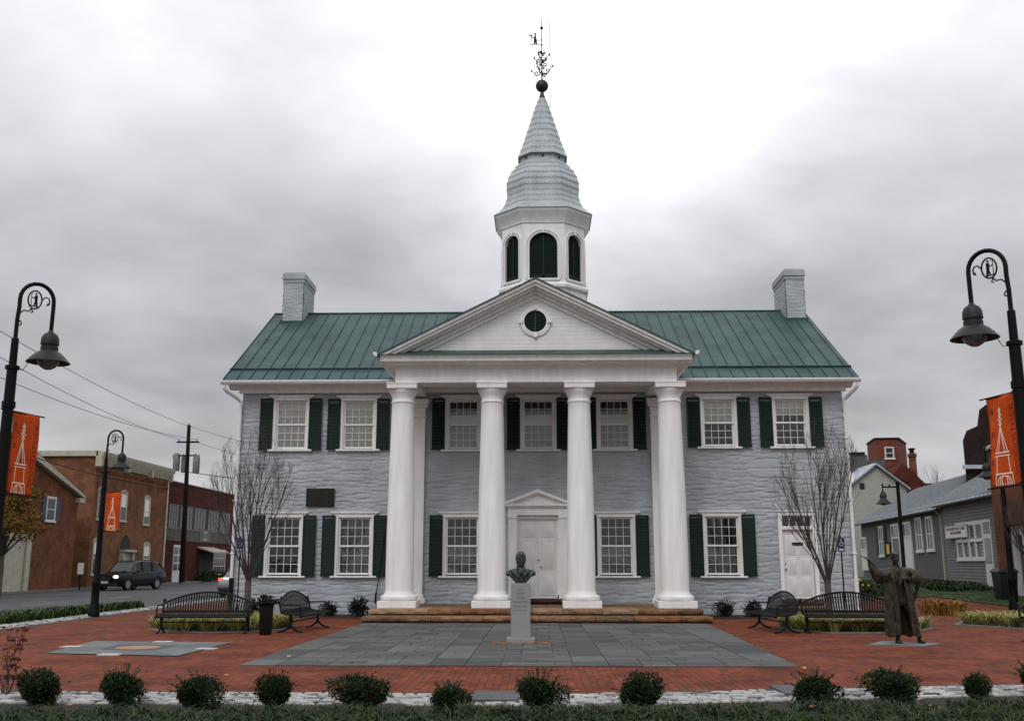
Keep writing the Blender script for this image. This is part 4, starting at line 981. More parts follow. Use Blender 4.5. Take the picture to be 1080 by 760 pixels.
# belfry: walls with arched openings on all eight faces
pts = octo(H, CW); p = MB(); lou = MB(); fr_ = MB(); mid_ = MB()
for i in range(8):
    a = Vector(pts[i]); b = Vector(pts[(i+1)%8]); wd = (b-a).length; u = (b-a).normalized(); nrm = Vector((u.y, -u.x)); ctr = (a+b)/2
    big = wd > 1.3
    hw = .50 if big else .40; z0 = 11.80; zs = 12.98 if big else 12.93; ztop = 14.12
    if not big: hw = min(.38, wd*.30)
    hw = wd*.335
    zs = 13.56-hw*.92
    def P(t, z, o=0): q = ctr + u*t + nrm*o; return (SX+q.x, SY+q.y, z)
    # side strips and spandrel
    hA = wd/2
    p.add([P(-hA,11.6),P(-hw,11.6),P(-hw,zs),P(-hA,zs)], [(0,1,2,3)]); p.add([P(hw,11.6),P(hA,11.6),P(hA,zs),P(hw,zs)], [(0,1,2,3)]); p.add([P(-hw,11.6),P(hw,11.6),P(hw,z0),P(-hw,z0)], [(0,1,2,3)])
    n_ = 16; arc = [(hw*math.cos(PI-PI*j/n_), zs+hw*.92*math.sin(PI*j/n_)) for j in range(n_+1)]
    top = [(-hA+2*hA*j/n_, ztop) for j in range(n_+1)]
    vs = [P(*q) for q in arc]+[P(*q) for q in top]; p.add(vs, [(j, j+1, n_+2+j, n_+1+j) for j in range(n_)])
    p.add([P(-hA,zs),P(-hw,zs),P(-hA,ztop)], [(0,1,2)]); p.add([P(hw,zs),P(hA,zs),P(hA,ztop)], [(0,1,2)])
    # reveal
    ol = [(-hw,z0)]+[(-hw,zs)]+arc+[(hw,zs),(hw,z0)]
    vs = [P(t,z,0) for t,z in ol]+[P(t,z,-.14) for t,z in ol]; m_ = len(ol); p.add(vs, [(j, (j+1)%m_, (j+1)%m_+m_, j+m_) for j in range(m_)])
    # moulded arch frame
    for (g0, g1, o_) in ((.0,.05,.035),(.09,.14,.045)):
        ringp = []
        for (t, z) in ([(-hw,z0)]+arc+[(hw,z0)]):
            tt = t; sc0 = (hw+g0)/hw; sc1 = (hw+g1)/hw
            def off(sg): return (t*sg, (zs+(z-zs)*sg) if z > zs else z)
            ringp.append([P(*off(sc0),0), P(*off(sc0),o_), P(*off(sc1),o_), P(*off(sc1),0)])
        fr_.loft(ringp)
    for t in (0,): fr_.loft([[P(-.045,zs+hw*.92-.01,0),P(-.045,zs+hw*.92-.01,.06),P(.045,zs+hw*.92-.01,.06),P(.045,zs+hw*.92-.01,0)],[P(-.06,zs+hw*.92+.17,0),P(-.06,zs+hw*.92+.17,.06),P(.06,zs+hw*.92+.17,.06),P(.06,zs+hw*.92+.17,0)]])
    fr_.loft([[P(-hw-.08,z0-.06,0),P(-hw-.08,z0-.06,.06),P(-hw-.08,z0,.06),P(-hw-.08,z0,0)],[P(hw+.08,z0-.06,0),P(hw+.08,z0-.06,.06),P(hw+.08,z0,.06),P(hw+.08,z0,0)]])
    # louvred shutters in the opening
    vs = [P(t,z,-.12) for t,z in [(-hw,z0)]+arc+[(hw,z0)]]; lou.add(vs, [tuple(range(len(vs)))])
    zq = z0+.18
    while zq < zs+hw*.9:
        hh = hw if zq < zs else hw*math.sqrt(max(0.02, 1-((zq-zs)/(hw*.92))**2))
        hh -= .03
        if hh > .05: lou.add([P(-hh,zq,-.07),P(hh,zq,-.07),P(hh,zq+.05,-.11),P(-hh,zq+.05,-.11),P(-hh,zq-.01,-.075),P(hh,zq-.01,-.075)], [(0,1,2,3),(4,5,1,0)])
        zq += .062
    for (t0, t1, za, zb) in ((-.03,.03,z0,zs+hw*.9),(-hw,-hw+.05,z0,zs),(hw-.05,hw,z0,zs),(-hw,hw,z0,z0+.15)):
        mid_.loft([[P(t0,za,-.05),P(t1,za,-.05),P(t1,za,-.11),P(t0,za,-.11)],[P(t0,zb,-.05),P(t1,zb,-.05),P(t1,zb,-.11),P(t0,zb,-.11)]])
bf = ch('belfry', p, M['white'], fix=False); obj('arch_moulding', fr_, M['white'], bf); lv = obj('belfry_louvres', lou, M['shutter'], bf, fix=False); obj('shutter_frame', mid_, M['shutframe'], bf)
p = oloft([(H+.01,(H+.01)*K,13.92),(H+.04,(H+.04)*K,13.94),(H+.05,(H+.05)*K,14.02),(H+.14,(H+.14)*K,14.16),(H+.16,(H+.16)*K,14.20),(H+.24,(H+.24)*K,14.33),(H+.26,(H+.26)*K,14.36),(H+.27,(H+.27)*K,14.44)]); ch('belfry_cornice', p, M['white'])
p = oloft([(H+.38,(H+.38)*K,14.43),(H+.38,(H+.38)*K,14.46),(H+.12,(H+.12)*K,14.64),(1.47,1.47*K,14.86),(1.38,1.38*K,15.08),(1.34,1.34*K,15.35),(1.36,1.36*K,15.65),(1.36,1.36*K,15.85),(1.30,1.30*K,16.15),(1.16,1.16*K,16.42),(1.0,1.0*K,16.62),(.86,.86*K,16.74)])
def courses_on(levels, step=.235, lap=.012):
    """step the shingle courses in real geometry: each course laps over the one below"""
    out_ = []
    for i in range(len(levels)-1):
        (h0,c0,z0),(h1,c1,z1) = levels[i],levels[i+1]; n_ = max(1, round((z1-z0)/step))
        for j in range(n_):
            f0 = j/n_; f1 = (j+1)/n_
            out_ += [(h0+(h1-h0)*f0+lap, c0+(c1-c0)*f0+lap*.41, z0+(z1-z0)*f0), (h0+(h1-h0)*f1, c0+(c1-c0)*f1, z0+(z1-z0)*f1-.002)]
    return out_
def tabs(p, levels, step, z_off=.0, tab=.155):
    L2 = courses_on([(h,h*K,z) for h, z in levels], step)[0::2]
    for h, c, z in L2[1:]:
        P8 = octo(h, c)
        for i in range(8):
            a = Vector(P8[i]); b = Vector(P8[(i+1)%8]); wd = (b-a).length; u = (b-a).normalized(); nr = Vector((u.y,-u.x)); n_ = max(1, round(wd/tab)); w_ = wd/n_
            for q in range(n_):
                c0 = a+u*(q+.5)*w_; vs = [(SX+(c0+u*t*w_+nr*.007).x, SY+(c0+u*t*w_+nr*.007).y, z+zz_) for t, zz_ in ((-.49,.03),(.49,.03),(.42,-.012),(.24,-.045),(0,-.058),(-.24,-.045),(-.42,-.012))]
                vs2 = [(SX+(c0+u*t*w_-nr*.006).x, SY+(c0+u*t*w_-nr*.006).y, z+zz_) for t, zz_ in ((-.49,.03),(.49,.03),(.42,-.012),(.24,-.045),(0,-.058),(-.24,-.045),(-.42,-.012))]
                p.add(vs+vs2, [tuple(range(7))]+[(k,(k+1)%7,(k+1)%7+7,k+7) for k in range(7)])
lv_ = [(H+.12,14.62),(1.47,14.86),(1.38,15.10),(1.345,15.34),(1.36,15.58),(1.36,15.82),(1.30,16.06),(1.19,16.30),(1.04,16.52),(.88,16.74)]
p = MB(); p.loft([oring(*q) for q in [(H+.31,(H+.31)*K,14.445),(H+.31,(H+.31)*K,14.47)]+courses_on([(h,h*K,z) for h, z in lv_], .24)]); tabs(p, lv_, .24); ch('bell_roof', p, M['shingle'], smooth=20)
p = oloft([(.84,.42,16.70),(.84,.42,17.02)]); cl = ch('steeple_collar', p, M['shingle'])
p = MB(); 
for i in range(0, 8):
    a = Vector(octo(.845,.42)[i]); b = Vector(octo(.845,.42)[(i+1)%8]); q = (a+b)/2; p.sph((SX+q.x, SY+q.y, 16.88), .05, 8, 6)
obj('collar_hole', p, M['dark'], cl)
lv2 = [(.93,16.98),(.84,17.25),(.75,17.52),(.665,17.80),(.585,18.08),(.505,18.36),(.425,18.64),(.345,18.92),(.27,19.18),(.19,19.42),(.13,19.62)]
p = MB(); p.loft([oring(*q) for q in [(.80,.40,16.97)]+courses_on([(h,h*K,z) for h, z in lv2], .26, .02)]); tabs(p, lv2, .26); sp_ = ch('spire', p, M['shingle'], smooth=20)
p = MB(); p.lathe([(.14,19.55),(.12,19.7),(.075,19.82),(.07,19.93),(.09,19.95)], (SX,SY,0), 14); fn = ch('finial', p, M['bronze'])
p = MB(); p.sph((SX,SY,20.17), (.255,.255,.25), 24, 16); obj('finial_ball', p, M['bronze'], fn, smooth=60)
# weather vane above
p = MB(); p.tube([(SX,SY,20.35),(SX,SY,23.1)], [.03,.012], 8); p.sph((SX,SY,22.69), .065, 12, 8); p.sph((SX,SY,21.95),.04,8,6)
rnv = random.Random(4)
def scroll(p, c, r, turns, ax, flip, n=22, t0=0):
    pts = []
    for i in range(n+1):
        t = i/n; a = t0+flip*turns*2*PI*t; rr = r*(1-.8*t); q = Vector((math.cos(a)*rr, math.sin(a)*rr)); pts.append((SX+c[0]*ax[0]+q.x*ax[0], SY+c[0]*ax[1]+q.x*ax[1], c[1]+q.y))
    p.tube(pts, .017, 5); p.sph(pts[-1], .035, 6, 4)
for (z, R_) in ((20.78,.36),(21.32,.26)):
    for k in range(4):
        a = PI/4+k*PI/2+.35; ax = (math.cos(a), math.sin(a))
        scroll(p, (R_*.62,z), R_*.42, .95, ax, 1, t0=PI); scroll(p, (R_*.45,z+.24), R_*.3, .9, ax, -1, t0=PI)
        p.tube([(SX,SY,z-.15),(SX+ax[0]*R_*.6,SY+ax[1]*R_*.6,z-.08),(SX+ax[0]*R_*1.25,SY+ax[1]*R_*1.25,z+.12)], .013, 5)
        e_ = (SX+ax[0]*R_*1.28, SY+ax[1]*R_*1.28, z+.14); p.sph(e_, .04, 6, 4)
        for q in range(3): 
            b_ = (e_[0]+rnv.uniform(-.08,.08), e_[1], e_[2]+rnv.uniform(-.1,.12)); p.tube([e_, b_], .012, 4)
wv_ = ch('weather_vane', p, M['iron'])
p = MB()   # figure on a bar, pointing left
def F(x, z): return (SX+x, SY, z)
p.tube([F(-.47,21.98),F(-.05,21.98)], .018, 5); p.tube([F(-.30,22.16),F(0,22.16)], .014, 5)
p.tube([F(-.29,21.98),F(-.27,22.2),F(-.26,22.34)], [.03,.055,.04], 6); p.tube([F(-.20,21.98),F(-.24,22.2)], [.025,.04], 6); p.sph(F(-.26,22.42), .045, 8, 6)
p.tube([F(-.27,22.3),F(-.38,22.28),F(-.46,22.36)], .018, 5); p.tube([F(-.42,22.12),F(-.40,22.46)], .012, 4); p.tube([F(-.50,22.38),F(-.34,22.36)], .014, 4); p.sph(F(-.5,22.4), .03, 6, 4)
obj('vane_figure', p, M['iron'], wv_)
p = MB(); p.tube([(SX+.32,SY,19.2),(SX+.32,SY,22.95)], .009, 5); ch('lightning_rod', p, M['iron'])
# cable down the wall beside the leftmost column
p = MB(); p.tube([(-4.85,YW-.12,3.3),(-5.0,YW-.12,2.2),(-5.1,YW-.12,1.2),(-5.18,YW-.15,.7)], .018, 6); p.tube([(-5.18,YW-.15,.7),(-5.2,YW-.2,.35)], .035, 6); ch('cable', p, M['iron'])

# ---- stone steps and porch floor
ST = thing('stone_steps', 'two long rough brown sandstone steps carrying the portico columns', 'steps', (0,28.1,0)); ORG[ST.name] = (0,28.1,0)
rs = random.Random(8)
def block(mb, x0, x1, y0, y1, z0, z1, col):
    nx = max(3, int((x1-x0)/.09)); j = lambda a: rs.uniform(-a, a); rings = []
    for i in range(nx+1):
        x = x0+(x1-x0)*i/nx; e_ = .015 if i in (0, nx) else 0
        rings.append([(x,y0+e_+j(.012)+.13,z0),(x,y0+e_+j(.018)+.10,z0+(z1-z0)*.24),(x,y0+e_+j(.014)+.005,z0+(z1-z0)*.34),(x,y0+e_+j(.016)-.006,z0+(z1-z0)*.70),(x,y0+.022+j(.006),z1-e_*.6+j(.004)),(x,y0+.12,z1-e_*.3),(x,y1,z1-e_*.3),(x,y1,z0)])
    mb.loft(rings, col=col)
SC = [(.21,.12,.062),(.15,.09,.05),(.26,.17,.10),(.12,.08,.05),(.20,.095,.045)]
for (xa, xb, y0, y1, z0, z1, nm) in ((-4.86,4.78,28.12,29.1,0,.17,'lower_step'),(-4.78,4.66,28.92,30.3,.15,.335,'upper_step')):
    mb = MB(); x = xa
    while x < xb-.05:
        l = rs.uniform(.85,1.7); l = l if xb-x-l > .5 else xb-x
        g = rs.uniform(.8,1.15); c = rs.choice(SC); block(mb, x+.007, x+l-.007, y0+rs.uniform(-.025,.03), y1, z0, z1, tuple(v*g for v in c)); x += l
    obj(nm, mb, M['sandstone'], ST, smooth=30)
mb = MB(); mb.box(-4.7, 4.6, 30.3, YW-.01, .0, .338, (.17,.10,.055)); obj('porch_floor', mb, M['sandstone'], ST)
mb = MB(); block(mb, -1.02, 1.04, YW-.42, YW-.08, .338, .50, (.05,.022,.016)); obj('threshold', mb, M['sandstone'], ST)
ST2 = thing('side_door_steps', 'short flight of worn brown steps up to the white side door', 'steps', (8.4,32.2,0)); ORG[ST2.name] = (8.4,32.2,0)
mb = MB()
for i in range(3): block(mb, 7.78, 8.98, 31.55+i*.33, YW-.05, .16*i, .16*(i+1), ((.15,.10,.055),(.18,.12,.07),(.14,.09,.05))[i])
obj('stone_tread', mb, M['sandstone'], ST2)

# ================================================================ STREET LAMPS, BANNERS
BROT = rad(30)
def street_lamp(label, loc, rz, group='arched street lamps with orange banners', barm=0):
    t = thing('street_lamp', label, 'street lamp', loc, rz, group)
    p = MB(); p.lathe([(.17,0),(.17,.16),(.15,.20),(.145,.34),(.12,.40),(.115,.95),(.13,.99),(.13,1.05),(.10,1.12),(.085,2.4),(.072,4.42)], (0,0,0), 18)
    pole = obj('pole', p, M['post'], t)
    for pr in ([(.10,4.40),(.10,4.45),(.055,4.47),(.052,4.86),(.035,4.88)],[(.095,3.83),(.095,3.92)],[(.10,2.56),(.10,2.63)]):
        p = MB(); p.lathe(pr, (0,0,0), 14); obj('collar', p, M['post'], pole)
    p = MB(); pts = [(0,0,4.8),(0,0,5.15),(.012,0,5.35)]
    for i in range(13):
        a = PI-PI*i/12; pts.append((.245+.235*math.cos(a)+.0, 0, 5.48+.26*math.sin(a)))
    pts += [(.48,0,5.3),(.478,0,5.10),(.478,0,5.02)]
    p.tube(pts, .030, 10); obj('arch', p, M['post'], t)
    p = MB(); ring = [(.215+.095*math.cos(2*PI*i/24), 0, 5.49+.14*math.sin(2*PI*i/24)) for i in range(25)]; p.tube(ring, .012, 6)
    p.tube([(.15,0,5.40),(.28,0,5.375)], .009, 5); p.tube([(.245,0,5.385),(.232,0,5.50)], .016, 6); p.tube([(.205,0,5.39),(.228,0,5.48)], .012, 6); p.tube([(.23,0,5.48),(.23,0,5.56)], .022, 6); p.sph((.228,0,5.585), .016, 8, 6)
    p.tube([(.23,0,5.55),(.19,0,5.51),(.175,0,5.53)], .009, 5); p.tube([(.165,0,5.40),(.165,0,5.60),(.20,0,5.585)], .006, 5)
    for (pts) in ([(.01,0,5.18),(.03,0,5.26),(.08,0,5.31),(.14,0,5.30),(.175,0,5.345)], [(.315,0,5.50),(.36,0,5.55),(.40,0,5.54),(.42,0,5.50),(.415,0,5.44)], [(.01,0,5.15),(.05,0,5.13),(.06,0,5.09),(.035,0,5.07)], [(.175,0,5.345),(.20,0,5.30),(.17,0,5.285)], [(.415,0,5.44),(.385,0,5.42),(.40,0,5.46)]): p.tube(pts, .011, 5)
    obj('scroll_medallion', p, M['post'], t)
    p = MB(); x = .478
    p.lathe([(.03,5.05),(.05,5.02),(.10,4.985),(.125,4.93),(.13,4.86),(.132,4.83),(.115,4.825),(.112,4.80),(.125,4.795),(.125,4.74),(.118,4.735)], (x,0,0), 24)
    n = 28; vs = []
    prof = [(.12,4.74),(.19,4.69),(.25,4.63),(.305,4.565),(.312,4.555),(.300,4.556),(.24,4.615),(.17,4.67),(.10,4.70)]
    p.lathe(prof, (x,0,0), 28); obj('lamp_shade', p, M['shade'], t)
    p = MB(); p.lathe([(.14,4.66),(.165,4.60),(.15,4.54),(.11,4.49),(.055,4.455),(.01,4.445)], (x,0,0), 20); obj('lamp_globe', p, M['lampglass'], t)
    p = MB(); p.tube([(.05,0,4.43),(.14,0,4.40),(.19,0,4.50),(.20,0,4.56)], .006, 5); obj('cable_loop', p, M['post'], pole)
    ca, sa = math.cos(BROT*barm), math.sin(BROT*barm)
    if barm:
        for z in (3.80, 2.60): p = MB(); p.tube([(-.12*ca,-.12*sa,z),(.66*ca,.66*sa,z-.03)], .011, 6); obj('banner_arm', p, M['post'], pole)
    return t
TW = text_mb('WOODSTOCK', .115, .002, 'CENTER', 1.0)
def banner(label, loc, rz, flip=1):
    """cloth hung between the two arms; the art is printed on both faces"""
    t = thing('banner', label, 'banner', loc, rz, 'orange banners on the street lamps')
    x0, x1, z0, z1 = .10, .56, 2.60, 3.79
    def yv(x, z): return .020*math.sin((z-z0)*4.2+x*2)*(x-x0)/.5 + .012*math.sin(x*13+z*3)
    p = MB(); nx, nz_ = 10, 24; xs = lin(x0,x1,(x1-x0)/nx); zs = lin(z0,z1,(z1-z0)/nz_)
    def zd(x, z): return z-.045*(x-x0)
    V = [(x, yv(x,z), zd(x,z)) for z in zs for x in xs]; W_ = len(xs)
    p.add(V, [(j*W_+i, j*W_+i+1, (j+1)*W_+i+1, (j+1)*W_+i) for j in range(len(zs)-1) for i in range(W_-1)])
    cl = obj('cloth', p, M['banner'], t, fix=False); s_ = cl.modifiers.new('thickness', 'SOLIDIFY'); s_.thickness = .004; s_.offset = 0
    art = MB(); txt = MB(); lf = MB()
    cxb = x0+.205 if flip > 0 else x0+.255
    def stroke(mb, pts, w_, side):
        for a, b in zip(pts, pts[1:]):
            L_ = math.hypot(b[0]-a[0], b[1]-a[1]); n = max(1, int(L_/.05)); ux, uz = -(b[1]-a[1])/L_*w_/2, (b[0]-a[0])/L_*w_/2
            for i in range(n):
                p_ = [(a[0]+(b[0]-a[0])*f, a[1]+(b[1]-a[1])*f) for f in (i/n-.02, (i+1)/n+.02)]
                q = [(p_[0][0]-ux,p_[0][1]-uz),(p_[1][0]-ux,p_[1][1]-uz),(p_[1][0]+ux,p_[1][1]+uz),(p_[0][0]+ux,p_[0][1]+uz)]
                mb.add([(x, yv(x,z)+side*.0055, zd(x,z)) for x, z in q], [(0,1,2,3)])
    for side in (-1, 1):
        m_ = side*-1*1.0
        def X(u): return cxb + u*(1 if side < 0 else -1)*.86
        S = lambda pts, w_=.011: stroke(art, [(X(u), z) for u, z in pts], w_, side)
        b = z0
        S([(-.105,b+.44),(0,b+.80),(.105,b+.44)]); S([(-.06,b+.44),(0,b+.76),(.055,b+.44)]); S([(-.125,b+.44),(.125,b+.44)],.018); S([(-.125,b+.40),(.125,b+.40)],.014)
        S([(-.10,b+.39),(-.115,b+.16)]); S([(.10,b+.39),(.11,b+.16)]); S([(-.135,b+.165),(.135,b+.165)],.018)
        for r in (.045,.075,.105): S([(-r,b+.02),(-r,b+.09),(-r*.7,b+.125),(0,b+.14),(r*.7,b+.125),(r,b+.09),(r,b+.02)], .009)
        S([(-.135,b+.165),(-.15,b+.02)]); S([(.135,b+.165),(.15,b+.02)])
        for k in range(9): S([(-.15+k*.037,b+.012),(-.14+k*.037,b+.045)], .008)
        for z, r in ((.82,.03),(.88,.045),(.94,.03),(1.0,.025)): S([(-r,b+z),(0,b+z+.03),(r,b+z),(0,b+z-.03),(-r,b+z)], .012)
        S([(0,b+.78),(0,b+1.05)], .008)
        # WOODSTOCK reading upwards along the outer edge
        tx = x1-.045 if side < 0 else x0+.045+.0
        for v in TW[0]: pass
        vs = []
        for v in TW[0]:
            u, q = v.x, v.y
            zz_ = z0+.60+u*1.22; xx = (tx+.02-q*.8) if side < 0 else (tx-.02+q*.8)
            if flip < 0 and side < 0: xx = (tx+.02-q*.8)
            vs.append((xx, yv(xx,zz_)+side*.0055+v.z*.3, zd(xx,zz_)))
        txt.add(vs, TW[1])
        for (u, z) in ((-.17,1.0),(-.17,.70),(-.19,.33)):   # maple-leaf marks
            for k in range(5):
                a = PI/2+k*2*PI/5; S2 = [(X(u), b+z), (X(u+.035*math.cos(a)), b+z+.045*math.sin(a))]; stroke(lf, S2, .018, side)
    obj('printed_steeple', art, M['bannerlight'], cl, smooth=0, fix=False); obj('printed_lettering', txt, M['bannerdark'], cl, smooth=0, fix=False); obj('printed_leaves', lf, M['bannerdark'], cl, smooth=0, fix=False)
    return t
def lamp_at(label, blab, x, y, rz, flip=1):
    k = (1 if flip > 0 else -1) if y < 20 else .01; o = street_lamp(label, (x, y, terr(x, y) if y > 20 else 0), rz, barm=k); b = banner(blab, (x, y, o.location.z), rz+BROT*k, flip); return o, b
lamp_at('tall black street lamp near the left edge of the photo, the nearest on the left', 'orange steeple banner on the nearest left street lamp, cut by the photo edge', -7.72, 14.2, rad(38))
lamp_at('tall black street lamp near the right edge of the photo, the nearest on the right', 'orange steeple banner on the nearest right street lamp, lettering towards the pole', 6.26, 12.9, rad(142), -1)
lamp_at('farther black street lamp standing by the cobble edging, before the parked dark estate car', 'small orange steeple banner on the farther left street lamp', -13.60, 31.1, rad(4))
o3 = street_lamp('farther black street lamp on the right beside the lawn, half hidden by the near lamp', (16.25, 35.4, .02), rad(176))
# smaller single-arm lamp behind the robed statue
t = thing('street_lamp', 'small single-arm black lamp standing in front of the grey building, behind the robed statue', 'street lamp', (15.7,44,terr(15.7,44)), 0)
p = MB(); p.lathe([(.14,0),(.14,.2),(.085,.3),(.075,4.45),(.09,4.46),(.09,4.55)], (0,0,0), 12); obj('pole', p, M['post'], t)
p = MB(); p.tube([(.0,0,4.32),(-.66,0,4.32)], .035, 8); p.tube([(-.66,0,4.38),(-.66,0,4.1)], .03, 8); p.sph((-.36,0,4.40), .045, 8, 6); p.sph((-.66,0,4.42), .05, 8, 6); obj('lamp_arm', p, M['post'], t)
p = MB(); p.lathe([(.05,4.14),(.13,4.02),(.16,3.9),(.13,3.88),(.14,3.82),(.2,3.74),(.34,3.60),(.33,3.59),(.1,3.7)], (-.66,0,0), 20); obj('lamp_shade', p, M['shade'], t)
p = MB(); p.sph((-.66,0,3.62), (.15,.15,.1), 12, 8); obj('lamp_globe', p, M['lampglass'], t)

# ================================================================ BENCHES
def bench(label, loc, rz):
    t = thing('park_bench', label, 'bench', loc, rz, 'black steel park benches around the plaza')
    W2 = 1.06
    def arch(x): return .66 + .27*math.cos(x/W2*PI/2)**.8 if abs(x) < W2 else .66
    def by(z): return .22+(z-.45)*.24       # back leans away
    p = MB(); n = 28
    p.tube([(x, by(arch(x)), arch(x)) for x in lin(-W2, W2, 2*W2/n)], .021, 8)
    p.tube([(-W2,by(.50),.50),(W2,by(.50),.50)], .018, 8)
    inner = [(x, by(arch(x)-.10), arch(x)-.10) for x in lin(-W2*.96, W2*.96, 2*W2/n)]; p.tube(inner, .010, 6)
    for i in range(35):
        x = -W2*.95+2*W2*.95*i/34; zt = arch(x)-.012; fan = x*.10
        q = [(x-.017,by(.50),.50),(x+.017,by(.50),.50),(x+fan*.35+.017,by(zt),zt),(x+fan*.35-.017,by(zt),zt)]
        if abs(x+fan*.35) > W2-.02: continue
        p.add(q+[(a,b+.006,c) for a,b,c in q], [(0,1,2,3),(7,6,5,4),(0,4,5,1),(1,5,6,2),(2,6,7,3),(3,7,4,0)])
    obj('backrest', p, M['bench'], t)
    p = MB()    # seat: slats across, rolled front edge
    pr = [(.20,.475),(.10,.440),(-.02,.430),(-.14,.440),(-.22,.445),(-.265,.425),(-.275,.395)]
    for i in range(46):
        x = -W2+.02+(2*W2-.04)*i/45
        for (a, b) in zip(pr, pr[1:]):
            q = [(x-.015,a[0],a[1]),(x+.015,a[0],a[1]),(x+.015,b[0],b[1]),(x-.015,b[0],b[1])]; p.add(q+[(u,v,w_-.006) for u,v,w_ in q], [(0,1,2,3),(7,6,5,4),(0,4,5,1),(1,5,6,2),(2,6,7,3),(3,7,4,0)])
    for (y, z) in ((.20,.468),(-.27,.385),(-.02,.415)): p.tube([(-W2,y,z),(W2,y,z)], .018 if y != -.27 else .026, 8)
    obj('seat', p, M['bench'], t)
    for s in (-1, 1):
        X = s*W2; p = MB()
        p.tube([(X,by(.70)+.03,.74),(X,by(.66)+.0,.66),(X,.22,.46),(X,.08,.42),(X,-.20,.41),(X,-.27,.40)], .024, 8); p.sph((X,by(.70)+.035,.745), .042, 10, 8); p.sph((X,-.28,.385), .040, 10, 8)
        obj('end_frame', p, M['bench'], t)
        p = MB(); p.tube([(X,by(.62),.635),(X,.0,.645),(X,-.17,.64),(X,-.225,.61),(X,-.24,.55),(X,-.25,.42)], .018, 8); obj('armrest', p, M['bench'], t)
        X2 = s*(W2-.05); p = MB()
        p.tube([(X2,.0,.42),(X2,.0,.33),(X2,0,.20),(X2,.0,.13)], [.042,.034,.028,.034], 8)
        p.lathe([(.046,.30),(.046,.34)], (X2,0,0), 10); p.lathe([(.040,.17),(.040,.20)], (X2,0,0), 10)
        for q in (-1, 1): p.tube([(X2,0,.16),(X2,q*.07,.10),(X2,q*.16,.045),(X2,q*.27,.018),(X2,q*.31,.018)], [.030,.028,.024,.022,.018], 8)
        obj('leg', p, M['bench'], t)
    p = MB(); p.tube([(-W2+.05,0,.25),(W2-.05,0,.25)], .016, 8); obj('stretcher', p, M['bench'], t)
    return t
b0 = bench('long black bench facing the camera on the left, beside the black planter', (-7.86, 24.05, 0), rad(3))
def again(src, label, loc, rz):
    c = copy_tree(src); c['label'] = label; c.location = loc; c.rotation_euler = (0,0,rz); return c
again(b0, 'long black bench facing the camera on the right, partly behind the robed statue', (7.36, 24.4, 0), rad(-3))
again(b0, 'black bench seen end-on left of the slate court, turned to face the centre', (-5.75, 25.2, 0), rad(84))
again(b0, 'black bench seen end-on right of the slate court, turned to face the centre', (5.72, 25.2, 0), rad(-84))
again(b0, 'black bench at the right edge of the photo with only its armrest showing', (11.12, 21.4, 0), rad(-8))

# planter
t = thing('planter', 'tall black square planter with dark wilted leaves, right of the left long bench', 'planter', (-6.27, 23.55, 0), rad(8))
p = MB(); rr = [[(-a,-a,z),(a,-a,z),(a,a,z),(-a,a,z)] for a, z in ((.115,0),(.125,.02),(.145,.60),(.155,.66),(.20,.70),(.20,.74),(.17,.74),(.16,.69))]; p.loft(rr); obj('container', p, M['iron'], t, bevel=.01)
p = MB(); rn = random.Random(3)
for k in range(34):
    a = rn.uniform(0,2*PI); l = rn.uniform(.08,.26); q = [(0,0,.70),(math.cos(a)*l*.6,math.sin(a)*l*.6,.80+rn.uniform(0,.05)),(math.cos(a)*l*1.1+.06,math.sin(a)*l,.76+rn.uniform(-.06,.06))]; p.tube(q, .006, 4)
    for (cx_, cy_, cz_) in (q[1], q[2]):
        for _ in range(7):
            u = Vector((rn.uniform(-1,1),rn.uniform(-1,1),rn.uniform(-1,1))).normalized(); v = u.orthogonal(); s = .045; P = Vector((cx_,cy_,cz_))+u*.02; g = rn.uniform(.6,1.5)
            p.add([P-v*s*.5, P+u*s, P+v*s*.5, P-u*s*.4], [(0,1,2,3)], (.012*g,.013*g,.011*g))
obj('foliage', p, M['leaf'], t, smooth=0, fix=False)

# ================================================================ BUST ON PEDESTAL
def head(mb, c, s, turn=0):
    """a sculpted head, s = chin to crown, facing -y before turn"""
    T = MB()
    def S(x, y, z, r, rot=None): T.sph((x*s, y*s, z*s), tuple(k*s for k in r), 14, 10, rot)
    S(0,.06,.16,(.325,.40,.36)); S(0,-.03,-.02,(.275,.33,.38)); S(0,-.10,-.26,(.20,.235,.20)); S(0,-.255,-.365,(.10,.085,.085)); S(0,.0,-.28,(.245,.27,.16))
    S(0,-.30,.135,(.21,.075,.06)); S(-.125,-.335,.105,(.10,.045,.033)); S(.125,-.335,.105,(.10,.045,.033)); S(0,-.32,.26,(.20,.07,.12))
    T.tube([(0,-.335*s,.10*s),(0,-.40*s,-.02*s),(0,-.455*s,-.09*s)], [.035*s,.042*s,.055*s], 8); S(-.05,-.40,-.10,(.038,.045,.03)); S(.05,-.40,-.10,(.038,.045,.03))
    S(-.15,-.235,-.08,(.085,.085,.080)); S(.15,-.235,-.08,(.085,.085,.080))
    S(-.115,-.30,.035,(.050,.045,.030)); S(.115,-.30,.035,(.050,.045,.030))
    S(0,-.345,-.195,(.088,.04,.021)); S(0,-.338,-.240,(.075,.04,.024)); S(0,-.30,-.21,(.13,.07,.09))
    S(-.325,.03,.0,(.035,.075,.12),(0,0,.3)); S(.325,.03,.0,(.035,.075,.12),(0,0,-.3))
    return T
def placed(mb, T, c, rz=0):
    R = Matrix.Rotation(rz, 3, 'Z'); mb.add([R @ Vector(v)+Vector(c) for v in T.v], T.f)
def remesh(o, vox, it=3):
    r = o.modifiers.new('skin', 'REMESH'); r.mode = 'VOXEL'; r.voxel_size = vox; r.use_smooth_shade = True
    s_ = o.modifiers.new('soften', 'SMOOTH'); s_.factor = .5; s_.iterations = it
